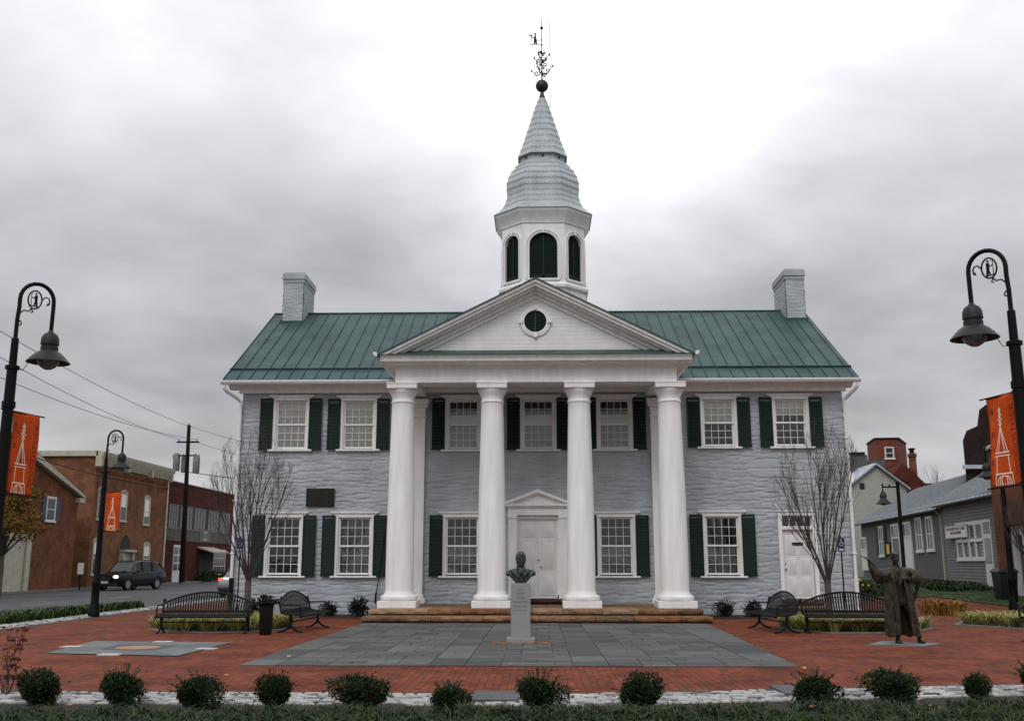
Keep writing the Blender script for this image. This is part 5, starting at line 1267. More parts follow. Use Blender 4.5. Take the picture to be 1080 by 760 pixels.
B = thing('bust', 'green-brown bronze bust of a bald man with draped shoulders on a granite pedestal', 'bust', (-.355, 21.42, 1.20), 0)
p = MB(); hs = .315; hc = (0,-.01,.50)
placed(p, head(p, hc, hs), hc, rad(4))
rn = random.Random(5)
for k in range(46):   # hair at the sides and back
    a = rn.uniform(-.15, PI+.15); z = rn.uniform(-.30,.22); rr = .285*hs
    p.sph((hc[0]+math.cos(a)*rr*1.0, hc[1]+.09*hs+math.sin(a)*.36*hs, hc[2]+z*hs), (.014,.016,.018), 6, 5)
for sx_ in (-1, 1):
    for k in range(7): p.sph((hc[0]+sx_*(.295-.004*k)*hs, hc[1]+(.16-.012*k)*hs, hc[2]+(.20-.062*k)*hs), (.014,.020,.016), 6, 5)
p.tube([(0,.02,.40),(0,.03,.30),(0,.04,.20)], [.075,.082,.12], 14)
lv = [(.11,.085,.0),(.13,.095,.03),(.20,.115,.10),(.26,.125,.17),(.285,.12,.22),(.25,.11,.265),(.14,.09,.30)]
p.loft([[(a*math.cos(2*PI*i/28)*(1+.0*i), .02+b*math.sin(2*PI*i/28), z) for i in range(28)] for a, b, z in lv])
for s_ in (-1, 1): p.sph((s_*.245,.02,.205), (.072,.085,.068), 12, 8)
for pts, r in (([(-.22,-.04,.27),(-.13,-.085,.21),(-.03,-.105,.12),(.02,-.085,.03)], [.022,.026,.022,.012]), ([(.20,-.04,.27),(.13,-.085,.21),(.06,-.10,.13),(.03,-.08,.05)], [.022,.026,.020,.012]), ([(-.27,-.03,.22),(-.20,-.08,.15),(-.10,-.085,.06)], [.02,.022,.012]), ([(.27,-.03,.22),(.20,-.08,.15),(.12,-.085,.06)], [.02,.022,.012]), ([(-.25,-.03,.18),(-.16,-.075,.10),(-.07,-.07,.03)], [.014,.016,.010]), ([(.25,-.03,.18),(.17,-.075,.11),(.10,-.07,.05)], [.014,.016,.010]),
    ([(-.085,-.03,.36),(-.075,-.075,.30),(-.03,-.10,.235)], [.016,.022,.016]), ([(.085,-.03,.36),(.075,-.075,.30),(.03,-.10,.235)], [.016,.022,.016]), ([(-.01,-.095,.27),(-.02,-.115,.21),(-.005,-.115,.15)], [.022,.026,.012]), ([(.02,-.095,.26),(.04,-.115,.20),(.035,-.11,.14)], [.016,.020,.010])): p.tube(pts, r, 8)
o = obj('figure', p, M['verdigris'], B); remesh(o, .0065, 2)
PD = thing('pedestal', 'slim grey granite pedestal with engraved lettering, carrying the bust', 'pedestal', (-.355, 21.42, 0), 0)
p = MB(); p.box(-.202,.202,-.202,.202,.10,1.20); sh = obj('shaft', p, M['granite'], PD, bevel=.006)
p = MB(); p.box(-.29,.29,-.28,.28,0,.10); obj('base', p, M['granite'], PD, bevel=.008)
p = MB()
for i, (s_, sz, w_) in enumerate((('JOHN',.052,1),('PETER',.052,1),('GABRIEL',.052,1),('MUHLENBERG',.052,1),('SOLDIER PARSON',.034,1),('PATRIOT 1746',.034,1))):
    T = text_mb(s_, sz, .001); z = 1.055-i*.082; p.add([(v.x, -.2035-v.z*.5, z+v.y) for v in T[0]], T[1])
obj('engraved_lettering', p, M['engrave'], sh, smooth=0)

# ================================================================ ROBED STATUE
def hand(mb, wrist, fwd, up, s=1.0, curl=.3, thumb=1):
    """palm, four unequal fingers and a thumb leaving the side of the palm"""
    f = Vector(fwd).normalized(); u = Vector(up); u = (u-f*u.dot(f)).normalized(); sd_ = f.cross(u); w_ = Vector(wrist)
    c = w_+f*.05*s
    from mathutils import Quaternion
    R = Matrix((sd_, f, u)).transposed(); e = R.to_euler()
    mb.sph(c, (.043*s,.055*s,.019*s), 12, 8, e)
    for i, (off, ln) in enumerate(((-.030,.070),(-.010,.082),(.011,.078),(.031,.060))):
        b = w_+f*.085*s+sd_*off*s; d = (f+sd_*off*3.0).normalized(); pts = [b-d*.03*s]; 
        for k in range(3): pts.append(pts[-1]+(d*math.cos(curl*k)-u*math.sin(curl*k))*ln*s*(.62 if k == 0 else .42))
        mb.tube(pts, [.0125*s,.0115*s,.0105*s,.0085*s], 7); mb.sph(pts[-1], .0085*s, 6, 5)
    b = w_+f*.03*s-sd_*.03*s*thumb; pts = [b, b+(f*.3-sd_*thumb)*.032*s-u*.005, b+(f*.85-sd_*thumb)*.048*s-u*.012]; mb.tube(pts, [.015*s,.0135*s,.010*s], 7); mb.sph(pts[-1], .010*s, 6, 5)
ST_ = thing('statue', 'brown bronze statue of a standing man in a long open robe with one arm raised', 'statue', (7.37, 21.15, .02), rad(2)); ST_.scale = (.97,.95,.917)
p = MB(); HC = (.0,-.03,1.845)
placed(p, head(p, HC, .245), HC, rad(10))
for k in range(60):
    a = rn.uniform(-.2, PI+.2); z = rn.uniform(-.15,.42); rr = .33*.245*math.sqrt(max(.1, 1-max(0,z-.1)**2*4)); p.sph((HC[0]+math.cos(a)*rr, HC[1]+.015+math.sin(a)*.40*.245, HC[2]+z*.245), (.016,.018,.018), 6, 5)
p.sph((HC[0],HC[1]+.032,HC[2]+.055), (.088,.100,.082), 14, 10)
for k in range(14): a = PI+PI*k/13; p.sph((HC[0]+math.cos(a)*.066, HC[1]+.0+math.sin(a)*.066, HC[2]+.090+.008*math.sin(k*2)), (.020,.02,.014), 6, 5)
p.tube([(0,-.0,1.78),(0,.01,1.68),(0,.02,1.58)], [.058,.062,.09], 14)
def body(lv, n=28): p.loft([[(x0+a*math.cos(2*PI*i/n), y0+b*math.sin(2*PI*i/n), z) for i in range(n)] for a, b, z, x0, y0 in lv])
body([(.10,.08,1.63,0,.01),(.19,.115,1.59,0,.0),(.215,.13,1.50,0,-.005),(.205,.14,1.38,0,-.01),(.17,.125,1.24,0,-.01),(.16,.12,1.13,.01,-.01),(.185,.13,1.0,.03,0),(.185,.13,.90,.04,0),(.14,.10,.82,.05,0)])
# legs, tapering, one stepping out to the side
p.tube([(-.04,0,.95),(-.065,-.035,.74),(-.075,-.045,.52),(-.065,-.02,.36),(-.055,0,.12)], [.095,.088,.062,.060,.042], 12)
p.tube([(.13,0,.95),(.21,-.03,.74),(.27,-.04,.53),(.33,-.01,.36),(.405,.02,.12)], [.095,.088,.062,.060,.042], 12)
for fx, fy, dx in ((-.055,0,-.03),(.405,.02,.03)):
    p.sph((fx+dx*.6,fy-.055,.045), (.048,.12,.04), 12, 8, (0,0,-dx*4)); p.sph((fx+dx,fy-.14,.033), (.046,.06,.030), 10, 8); p.tube([(fx,fy+.01,.14),(fx,fy+.02,.03)], [.045,.042], 10); p.box(fx-.04,fx+.04,fy-.16,fy+.05,.0,.02)
# arms
p.tube([(-.17,.0,1.54),(-.30,-.03,1.53),(-.43,-.06,1.60),(-.53,-.10,1.72),(-.62,-.13,1.83)], [.075,.070,.056,.046,.030], 12)
hand(p, (-.61,-.13,1.82), (-.80,-.15,.42), (.35,-.25,.9), 1.12, .12, 1)
p.tube([(.17,.0,1.54),(.32,.0,1.48),(.44,-.01,1.38),(.40,-.10,1.36),(.30,-.17,1.38),(.20,-.19,1.40)], [.075,.068,.058,.05,.042,.034], 12)
hand(p, (.21,-.185,1.40), (-.95,-.15,.15), (.1,-1,.1), 1.08, .45, -1)
# waistcoat fronts, lapels, buttons, coat tails
for s_ in (-1, 1):
    p.tube([(s_*.085,-.10,1.62),(s_*.10,-.135,1.48),(s_*.045,-.155,1.34),(s_*.01,-.155,1.24)], [.022,.026,.024,.018], 8)
    p.tube([(s_*.01,-.145,1.22),(s_*.07+.02,-.135,1.08),(s_*.10+.04,-.125,.92),(s_*.09+.04,-.12,.83)], [.018,.026,.030,.022], 8)
for k in range(6): p.sph((.0,-.157,1.46-.048*k), .011, 8, 6)
p.tube([(0,-.09,1.63),(0,-.115,1.57),(-.01,-.13,1.50)], [.03,.034,.02], 8); p.sph((0,-.10,1.60), (.04,.03,.025), 8, 6)
o = obj('figure', p, M['bronze'], ST_); remesh(o, .0085, 2)
# robe: thick folded shell open down the front
p = MB(); n = 72; rings_o = []; rings_i = []
zs = [1.66,1.60,1.52,1.40,1.25,1.08,.90,.70,.50,.32,.20,.14]
for z in zs:
    f_ = (1.66-z)/1.52; cxr = .0+.075*f_**1.1; a_ = [.10,.20,.25,.245][zs.index(z)] if zs.index(z) < 4 else .235+.115*f_; b_ = [.085,.12,.155,.175][zs.index(z)] if zs.index(z) < 4 else .17+.07*f_
    op = .38 if z < 1.3 else (.30 if z < 1.5 else .26); st_ = -PI/2+op+.04*math.sin(z*9); en = 3*PI/2-op-.06*math.sin(z*7+1)
    ro = []; ri = []
    for i in range(n+1):
        t_ = i/n; a = st_+(en-st_)*t_
        fold = (.016*math.sin(a*9+z*1.1)+.011*math.sin(a*17+.8-z*.6))*min(1, f_*1.7) + .005*math.sin(z*16+a*4)
        r_ = 1+fold/.25
        hem = (.02*math.sin(a*5)+.015*math.sin(a*11)) if z < .2 else 0
        ro.append((cxr+a_*r_*math.cos(a), .01+b_*r_*math.sin(a), z+hem)); ri.append((cxr+(a_*r_-.022)*math.cos(a), .01+(b_*r_-.022)*math.sin(a), z+hem))
    rings_o.append(ro+ri[::-1])
p.loft(rings_o)
for s_, x0 in ((-1,-.135),(1,.135)):    # rolled front edges and collar
    p.tube([(s_*.07,-.03,1.67),(s_*.125,-.105,1.57),(s_*.135,-.150,1.42),(s_*.11+.01,-.165,1.25),(s_*.12+.03,-.18,1.0),(s_*.115+.05,-.19,.7),(s_*.13+.06,-.20,.4),(s_*.14+.07,-.205,.17)], [.028,.032,.03,.026,.026,.026,.024,.024], 8)
p.tube([(-.08,-.03,1.67),(-.07,.07,1.69),(0,.10,1.70),(.07,.07,1.69),(.08,-.03,1.67)], .032, 8)
# right sleeve hanging from the raised arm
sl = []
for (x, zt, zb, w_) in ((-.12,1.62,1.42,.10),(-.22,1.62,1.36,.115),(-.32,1.605,1.30,.11),(-.42,1.645,1.27,.10),(-.50,1.715,1.31,.085),(-.55,1.765,1.46,.07),(-.585,1.80,1.66,.052)):
    c = []; 
    for i in range(32):
        a = 2*PI*i/32; zc = (zt+zb)/2; hz = (zt-zb)/2; low = max(0, -math.sin(a)); c.append((x+.025*math.sin(a*3)+.03*low*math.sin(x*20), -.04-.06*abs(x)+w_*math.cos(a)*(1-.35*low)+.012*math.sin(a*7+x*20)*low, zc+hz*math.sin(a)))
    sl.append(c)
p.loft(sl)
for k in range(5): x = -.24-.06*k; p.tube([(x,-.11,1.56),(x-.01,-.145,1.47),(x+.02,-.125,1.33)], [.012,.022,.014], 6)
# left sleeve gathered over the forearm
sl = []
for (x, y, z, a_, b_) in ((.12,.01,1.55,.10,.09),(.22,.01,1.54,.105,.10),(.33,.0,1.51,.115,.115),(.43,-.02,1.45,.10,.135),(.47,-.07,1.41,.085,.14),(.42,-.12,1.40,.08,.13),(.34,-.15,1.40,.07,.105),(.27,-.165,1.40,.06,.075)):
    sl.append([(x+.03*math.cos(2*PI*i/28)*(1 if x < .4 else .3), y+a_*math.cos(2*PI*i/28), z+b_*math.sin(2*PI*i/28)*(1+.10*math.sin(i*1.4+x*30))) for i in range(28)])
p.loft(sl)
for k in range(6): a = .25+.2*k; p.tube([(.24+.04*k,-.13,1.58-.0*k),(.30+.035*k,-.175,1.50-.02*k),(.33+.03*k,-.17,1.36-.015*k),(.36+.02*k,-.12,1.29)], [.012,.02,.02,.012], 6)
p.tube([(.46,-.02,1.36),(.44,.0,1.22),(.40,.02,1.05),(.36,.03,.9)], [.05,.05,.035,.02], 8)
o = obj('robe', p, M['bronze'], ST_); remesh(o, .0095, 3)

# ================================================================ BUILDINGS ACROSS THE STREET
def on(parent, name, mb, m, **k): return obj(name, mb, m, parent, **k)
def sash_window(par, face, u0, u1, z0, z1, d, frame='cream', glass='carglass', nx=2, nz=2, arch=False, blind=None, fw=.12):
    """face(u, z, out) -> world point on a facade; builds frame, pane, bars"""
    def bx(mb, a, b, c, e, o0, o1): mb.add([face(a,c,o0),face(b,c,o0),face(b,e,o0),face(a,e,o0),face(a,c,o1),face(b,c,o1),face(b,e,o1),face(a,e,o1)], [(0,1,2,3),(7,6,5,4),(0,4,5,1),(1,5,6,2),(2,6,7,3),(3,7,4,0)])
    p = MB(); bx(p,u0-fw,u0,z0,z1,.0,.06); bx(p,u1,u1+fw,z0,z1,.0,.06); bx(p,u0-fw-.08,u1+fw+.08,z0-.14,z0,0,.10)
    if arch:
        r = (u1-u0)/2+fw; n = 12; c = (u0+u1)/2; ri = (u1-u0)/2; rr = []
        for i in range(n+1):
            a = PI-PI*i/n; rr.append([face(c+r*math.cos(a),z1+r*.45*math.sin(a),0),face(c+r*math.cos(a),z1+r*.45*math.sin(a),.07),face(c+ri*math.cos(a),z1+ri*.38*math.sin(a),.07),face(c+ri*math.cos(a),z1+ri*.38*math.sin(a),0)])
        p.loft(rr); vs = [face(c+ri*math.cos(PI-PI*i/n),z1+ri*.4*math.sin(PI-PI*i/n),.03) for i in range(n+1)]; p.add(vs, [tuple(range(n+1))])
    bx(p,u0-fw,u1+fw,z1,z1+(fw if not arch else .06),.0,.065)
    w_ = on(par, 'window', p, M[frame])
    g = MB(); bx(g,u0,u1,z0,z1,.005,.015); obj('pane', g, M[glass], w_)
    s = MB()
    for i in range(0, nx+1): u = u0+(u1-u0)*i/nx; bx(s,u-.025,u+.025,z0,z1,.018,.04)
    for i in range(0, nz+1): z = z0+(z1-z0)*i/nz; bx(s,u0,u1,z-.03,z+.03,.018,.045)
    obj('sash', s, M['signwhite' if frame == 'cream' else frame], w_)
    if blind: q = MB(); bx(q,u0+.03,u1-.03,z0+(z1-z0)*blind,z1,.0155,.0175); obj('blind', q, M['blind'], w_)
    return w_
FX = -31.0
def fA(u, z, o=0): return (FX+o, u, z)           # facade facing the street (+x)
# gabled brick house
H1 = thing('brick_house', 'red brick gabled house with cream rake boards at the left edge, across the street', 'house', (FX-5,60,0)); ORG[H1.name] = (FX-5,60,0)
p = MB(); p.prism([(48,0),(67,0),(67,6.05),(57.5,8.95),(48,6.05)], FX-9, FX, 'x'); on(H1,'wall',p,M['brickA'])
p = MB(); p.prism([(47.5,5.92),(57.5,8.97),(67.45,5.92),(67.45,6.15),(57.5,9.2),(47.5,6.15)], FX-9.3, FX+.28, 'x'); on(H1,'roof',p,mat('grey_brown_shingle_roof',(.06,.055,.05),.9,var=.3,scale=4))
p = MB(); p.prism([(67.0,6.04),(67.4,5.93),(67.4,6.1),(57.5,9.14),(57.5,8.6)], FX+.0, FX+.32, 'x'); p.box(FX,FX+.32,66.6,67.4,5.62,5.92); on(H1,'rake_board',p,M['cream'])
sash_window(H1, fA, 62.75, 63.75, 4.30, 5.65, 0, 'signwhite', nx=1, nz=2, fw=.14)
for u in (62.1, 63.95):
    p = MB(); p.box(FX+.02,FX+.07,u,u+.5,4.25,5.7); on(H1,'shutter',p,mat('blue_grey_shutter',(.04,.06,.09),.6))
p = MB(); p.box(FX+.005,FX+.05,56.5,60.4,0,3.0); on(H1,'garage_door',p,M['cream']); p = MB(); p.box(FX+.005,FX+.16,60.45,61.0,0,3.35); p.box(FX+.005,FX+.16,56.0,60.45,3.0,3.35); on(H1,'door_trim',p,M['cream'])
p = MB(); p.lathe([(.18,0),(.18,.03)],(0,0,0),14); p.v = [(FX+.01+v[2],59.8+v[0],7.6+v[1]) for v in p.v]; on(H1,'vent',p,M['dark'])
# two-storey brick block with cream cornice
H2 = thing('brick_building', 'two-storey brown brick building with deep cream cornice and arched windows behind the dark estate car', 'building', (FX-6,76,0)); ORG[H2.name] = (FX-6,76,0)
p = MB(); p.box(FX-14,FX,69.4,83.3,0,9.0); on(H2,'wall',p,M['brickB'])
p = MB(); p.prism([(FX,8.45),(FX+.10,8.45),(FX+.14,8.6),(FX+.5,9.05),(FX+.55,9.35),(FX,9.38)], 69.2, 83.4, 'y'); p.box(FX-14.1,FX+.1,69.2,69.395,9.02,9.40); p.box(FX-14.1,FX,69.4,83.3,9.002,9.38)
for u in (69.3,74.2,78.8,83.2): p.box(FX,FX+.42,u-.14,u+.14,8.3,9.0)
on(H2,'cornice',p,M['cream'])
p = MB(); p.box(FX,FX+.05,69.4,83.3,7.72,7.82)
for i in range(46): p.box(FX+.002,FX+.07,69.6+i*.3,69.72+i*.3,7.95,8.2)
on(H2,'brick_frieze',p,M['brickB'])
for u0, u1, z0, z1, bl in ((70.1,71.1,4.7,6.7,.0),(73.95,74.95,4.75,6.75,.5),(78.5,79.5,4.65,6.65,.3)): sash_window(H2,fA,u0,u1,z0,z1,0,'cream',nx=1,nz=2,arch=True,blind=bl or None)
for u0, u1, z0, z1 in ((69.95,71.15,.9,3.1),(79.0,80.1,.9,3.0)): sash_window(H2,fA,u0,u1,z0,z1,0,'cream',nx=2,nz=2,arch=True,blind=.62)
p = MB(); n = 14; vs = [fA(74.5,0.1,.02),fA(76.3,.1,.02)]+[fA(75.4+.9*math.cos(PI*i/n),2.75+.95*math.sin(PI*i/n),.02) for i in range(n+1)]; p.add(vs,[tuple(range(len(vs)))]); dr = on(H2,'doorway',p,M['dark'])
p = MB(); p.box(FX+.02,FX+.5,74.3,76.5,2.45,2.62); p.box(FX+.02,FX+.35,74.35,74.6,0,2.45); p.box(FX+.02,FX+.35,76.2,76.45,0,2.45); p.box(FX+.022,FX+.1,74.65,76.15,.05,2.4); obj('door_surround', p, M['cream'], dr)
p = MB(); p.tube([(FX+.08,83.15,8.3),(FX+.08,83.15,.1)],.07,8); on(H2,'downpipe',p,M['signwhite'])
# fire-station-like garage block
G2 = -32.5
def fB(u, z, o=0): return (G2+o, u, z)
H3 = thing('garage_building', 'dark red brick garage block with a long band of steel windows and white panelled doors', 'building', (G2-6,96,0)); ORG[H3.name] = (G2-6,96,0)
p = MB(); p.box(G2-16,G2,83.35,112,0,8.75); on(H3,'wall',p,M['brickC'])
p = MB(); p.box(G2-16,G2+.08,83.36,112.1,8.75,8.85); on(H3,'coping',p,M['concrete'])
p = MB(); p.box(G2+.002,G2+.06,87.2,108,3.6,4.6); on(H3,'stone_band',p,mat('grey_stone_band',(.10,.095,.085),.9,var=.35,scale=3))
for u0, u1 in ((85.2,87.6),(88.0,90.4),(90.8,94.2),(94.6,98.0),(98.6,102),(102.4,105.8)): sash_window(H3,fB,u0,u1,4.75,6.75,0,'band',nx=4,nz=3,blind=None,fw=.06)
for u0, u1, z1 in ((85.0,86.9,3.2),(89.6,92.0,3.25)):
    p = MB(); p.box(G2+.005,G2+.07,u0,u1,0,z1); d = on(H3,'garage_door',p,M['signwhite']); p = MB()
    for i in range(2):
        for j in range(3): w_ = (u1-u0)/2; p.box(G2+.07,G2+.085,u0+i*w_+.12,u0+(i+1)*w_-.12,1.0+j*.72,1.0+j*.72+.58)
    obj('pane', p, M['carglass'], d)
sash_window(H3,fB,101.0,104.6,.6,2.9,0,'signwhite',nx=3,nz=3,fw=.1)
p = MB(); p.prism([(G2+.0,3.05),(G2+1.5,2.62),(G2+1.5,2.74),(G2+.0,3.2)], 96, 101, 'y'); aw = on(H3,'awning',p,M['cream'])
p = MB(); p.box(G2+.01,G2+.2,96.2,100,.1,2.5); on(H3,'porch_recess',p,M['dark'])
p = MB(); p.box(G2+.06,G2+.10,96.3,99.4,3.7,4.85); sg = on(H3,'sign_board',p,mat('grey_sign_panel',(.13,.13,.125),.7,var=.2))
p = MB()
for s_, z, sz in (('RESCUE',4.45,.34),('&',4.12,.26),('SQUAD',3.78,.34)):
    T = text_mb(s_, sz, .005); p.add([(G2+.105+v.z, 97.85+v.x, z+v.y) for v in T[0]], T[1])
obj('lettering', p, M['signwhite'], sg, smooth=0)
mb = MB(); rnd2 = random.Random(6)
for y in (94.3,96,97.5,99.5): leafball(mb, (G2+1.2,y,.35),(.7,.8,.5),260,.16,[(.02,.035,.012),(.03,.045,.015)],rnd2,.6)
tag(obj('planting', mb, M['leaf'], local=False, smooth=0, fix=False), 'low dark shrubs in front of the dark red brick garage block', 'shrubs', kind='stuff')
# utility pole with transformers and wires
UP = (-31.3, 88.2, 0)
t = thing('utility_pole', 'tall dark wooden utility pole with three grey transformer cans across the street', 'utility pole', UP)
p = MB(); p.tube([(.25,0,0),(0,0,13.8)], [.26,.15], 12); pl = on(t,'pole',p,M['wood'])
p = MB(); p.box(-1.0,1.0,-.06,.06,12.2,12.34); p.box(-.9,.9,-.06,.06,11.0,11.12); on(t,'crossarm',p,M['wood'])
for i, (x, y, z) in enumerate(((-.95,.1,9.7),(-.35,.5,9.6),(.85,.1,9.5))):
    p = MB(); p.lathe([(.27,0),(.30,.05),(.30,1.25),(.26,1.5),(.1,1.6)],(x,y,z),16); tr_ = on(t,'transformer',p,M['transformer']); p = MB()
    for q in (-.15,.15): p.lathe([(.04,1.55),(.07,1.62),(.04,1.7),(.06,1.78),(.02,1.85)],(x+q,y,z),8)
    obj('bushing', p, M['signwhite'], tr_)
p = MB()
for x in (-1.2,-.9,.75,1.05): p.lathe([(.05,0),(.10,.1),(.06,.2),(.10,.3),(.05,.42)],(x,0,10.75+(.0 if abs(x) > 1 else .1)),8)
for x in (-.8,.8,0): p.lathe([(.04,0),(.07,.1),(.03,.2)],(x,0,12.34 if x else 13.8),8)
on(t,'insulator',p,M['transformer'])
def wire(label, a, b, sag, r=.018):
    p = MB(); n = 26; p.tube([(a[0]+(b[0]-a[0])*i/n, a[1]+(b[1]-a[1])*i/n, a[2]+(b[2]-a[2])*i/n-sag*4*(i/n)*(1-i/n)) for i in range(n+1)], r, 5)
    tag(obj('overhead_wire', p, M['wire'], smooth=60, local=False), label, 'wire', 'overhead wires along the street')
wire('topmost overhead wire running from the utility pole to the upper left', (-31.3,88.2,13.7), (-25,34,13.2), .6)
wire('second overhead wire from the pole top to the upper left, just below the topmost', (-32.1,88.2,12.5), (-25.6,34,12.6), .8)
wire('lower overhead wire from the pole down the left side of the sky', (-30.5,88.2,12.5), (-26.4,34,11.4), .9)
wire('thick overhead cable sagging low across the brown brick building', (-31.3,88.2,8.0), (-27,34,8.9), 1.0, .03)
wire('overhead wire from the pole crossarm rising towards the courthouse, upper one', (-31.0,88.2,12.4), (-22,130,13), .8)
wire('overhead wire from the pole top running behind the left bare tree', (-31.3,88.2,13.7), (-19,130,14), .8)
wire('low pair of overhead cables from the pole running right behind the left bare tree', (-31.2,88.2,9.6), (-14,112,9.6), .4, .035)
# small white post sign across the street, bare tree by the house
t = thing('post_sign', 'small white sign on a dark post on the far pavement, before the gabled brick house', 'sign', (-28.6,63.0,0)); p = MB(); p.tube([(0,0,0),(0,0,1.5)],.05,8); on(t,'post',p,M['post']); p = MB(); p.box(-.17,.2,-.09,-.05,.95,1.65); on(t,'sign_plate',p,M['signwhite'])
def leafy_tree(name, label, loc, H, R, n, size, cols, seed, trunk=.14, cz=.62, lumps=9, sparse=False):
    rn = random.Random(seed); t = thing(name, label, 'tree', loc)
    p = MB(); p.tube([(0,0,-.1),(.05,0,H*.2),(0,.05,H*.4)],[trunk*1.2,trunk,trunk*.8],8); on(t,'trunk',p,M['bark'])
    p = MB(); L_ = MB(); ends = []
    for k in range(26):
        a = rn.uniform(0,2*PI); el = rn.uniform(.2,1.4); l = R*rn.uniform(.6,1.0)
        q = Vector((math.cos(a)*math.cos(el)*l, math.sin(a)*math.cos(el)*l, H*.38+math.sin(el)*H*.58*rn.uniform(.7,1))); m_ = Vector((q.x*.45,q.y*.45,H*.38+(q.z-H*.38)*.55))
        p.tube([(0,0,H*.33),m_,q],[trunk*.5,trunk*.25,.012],5); ends += [q, m_.lerp(q,.5)]
    for e_ in ends:
        rb = R*rn.uniform(.16,.34); leafball(L_, tuple(e_), (rb,rb,rb*.8), n//len(ends), size, cols, rn, .95, 5)
    on(t,'branches',p,M['twig']); on(t,'crown',L_,M['leaf'],smooth=0,fix=False); return t
leafy_tree('autumn_tree', 'orange-leaved autumn tree at the left edge in front of the gabled brick house', (-27.3,51.0,0), 5.9, 2.6, 5200, .13, [(.20,.10,.018),(.16,.11,.02),(.10,.085,.018),(.24,.09,.014),(.07,.075,.02)], 41)
# reddish sapling at the left edge, near the camera
t = thing('sapling', 'thin reddish twiggy sapling with a few curled leaves at the lower left edge', 'sapling', (-6.62,12.75,0)); rn = random.Random(14)
p = MB(); L_ = MB()
for k in range(9):
    a = rn.uniform(0,2*PI); q = Vector((math.cos(a)*.04,math.sin(a)*.04,0)); pts = [q]
    for j in range(7): q = q+Vector((rn.uniform(-.05,.05)+math.cos(a)*.015,rn.uniform(-.05,.05),.115)); pts.append(q)
    p.tube(pts,[.008-.0009*i for i in range(8)],5)
    for q in pts[2:]:
        for _ in range(5):
            u = Vector((rn.uniform(-1,1),rn.uniform(-1,1),rn.uniform(-1,.4))).normalized(); v = u.orthogonal().normalized(); s = .04; P = q+u*.03; g = rn.uniform(.6,1.4); c = rn.choice([(.10,.03,.02),(.07,.022,.016),(.16,.05,.02)])
            L_.add([P-v*s*.4,P+u*s,P+v*s*.4,P-u*s*.4],[(0,1,2,3)],tuple(x*g for x in c))
on(t,'stem',p,M['twig']); on(t,'leaves',L_,M['leaf'],smooth=0,fix=False)

# ================================================================ CARS
def wheel(mb_t, mb_r, x, y, r=.36, w_=.24, s=1):
    mb_t.v += []; T = MB(); prof = [(r*.66,-w_/2),(r*.93,-w_/2),(r,-w_*.35),(r,w_*.35),(r*.93,w_/2),(r*.66,w_/2)]
    T.lathe(prof,(0,0,0),24,cap=False); mb_t.add([(x+v[0],y+v[2],r+v[1]) for v in T.v],T.f)
    T = MB(); T.lathe([(r*.68,-w_*.40),(r*.68,w_*.40)],(0,0,0),24); D = MB(); 
    mb_r.add([(x+v[0],y+v[2],r+v[1]) for v in T.v],T.f)
    for k in range(5):
        a = 2*PI*k/5; yo = y+s*w_*.43; c,s_ = math.cos(a),math.sin(a); q = [(-.035,.04),(.035,.04),(.055,r*.6),(-.055,r*.6)]
        mb_r.add([(x+u*c-v*s_,yo,r+u*s_+v*c) for u,v in q]+[(x+u*c-v*s_,yo-s*.02,r+u*s_+v*c) for u,v in q],[(0,1,2,3),(0,4,5,1),(1,5,6,2),(2,6,7,3),(3,7,4,0)])
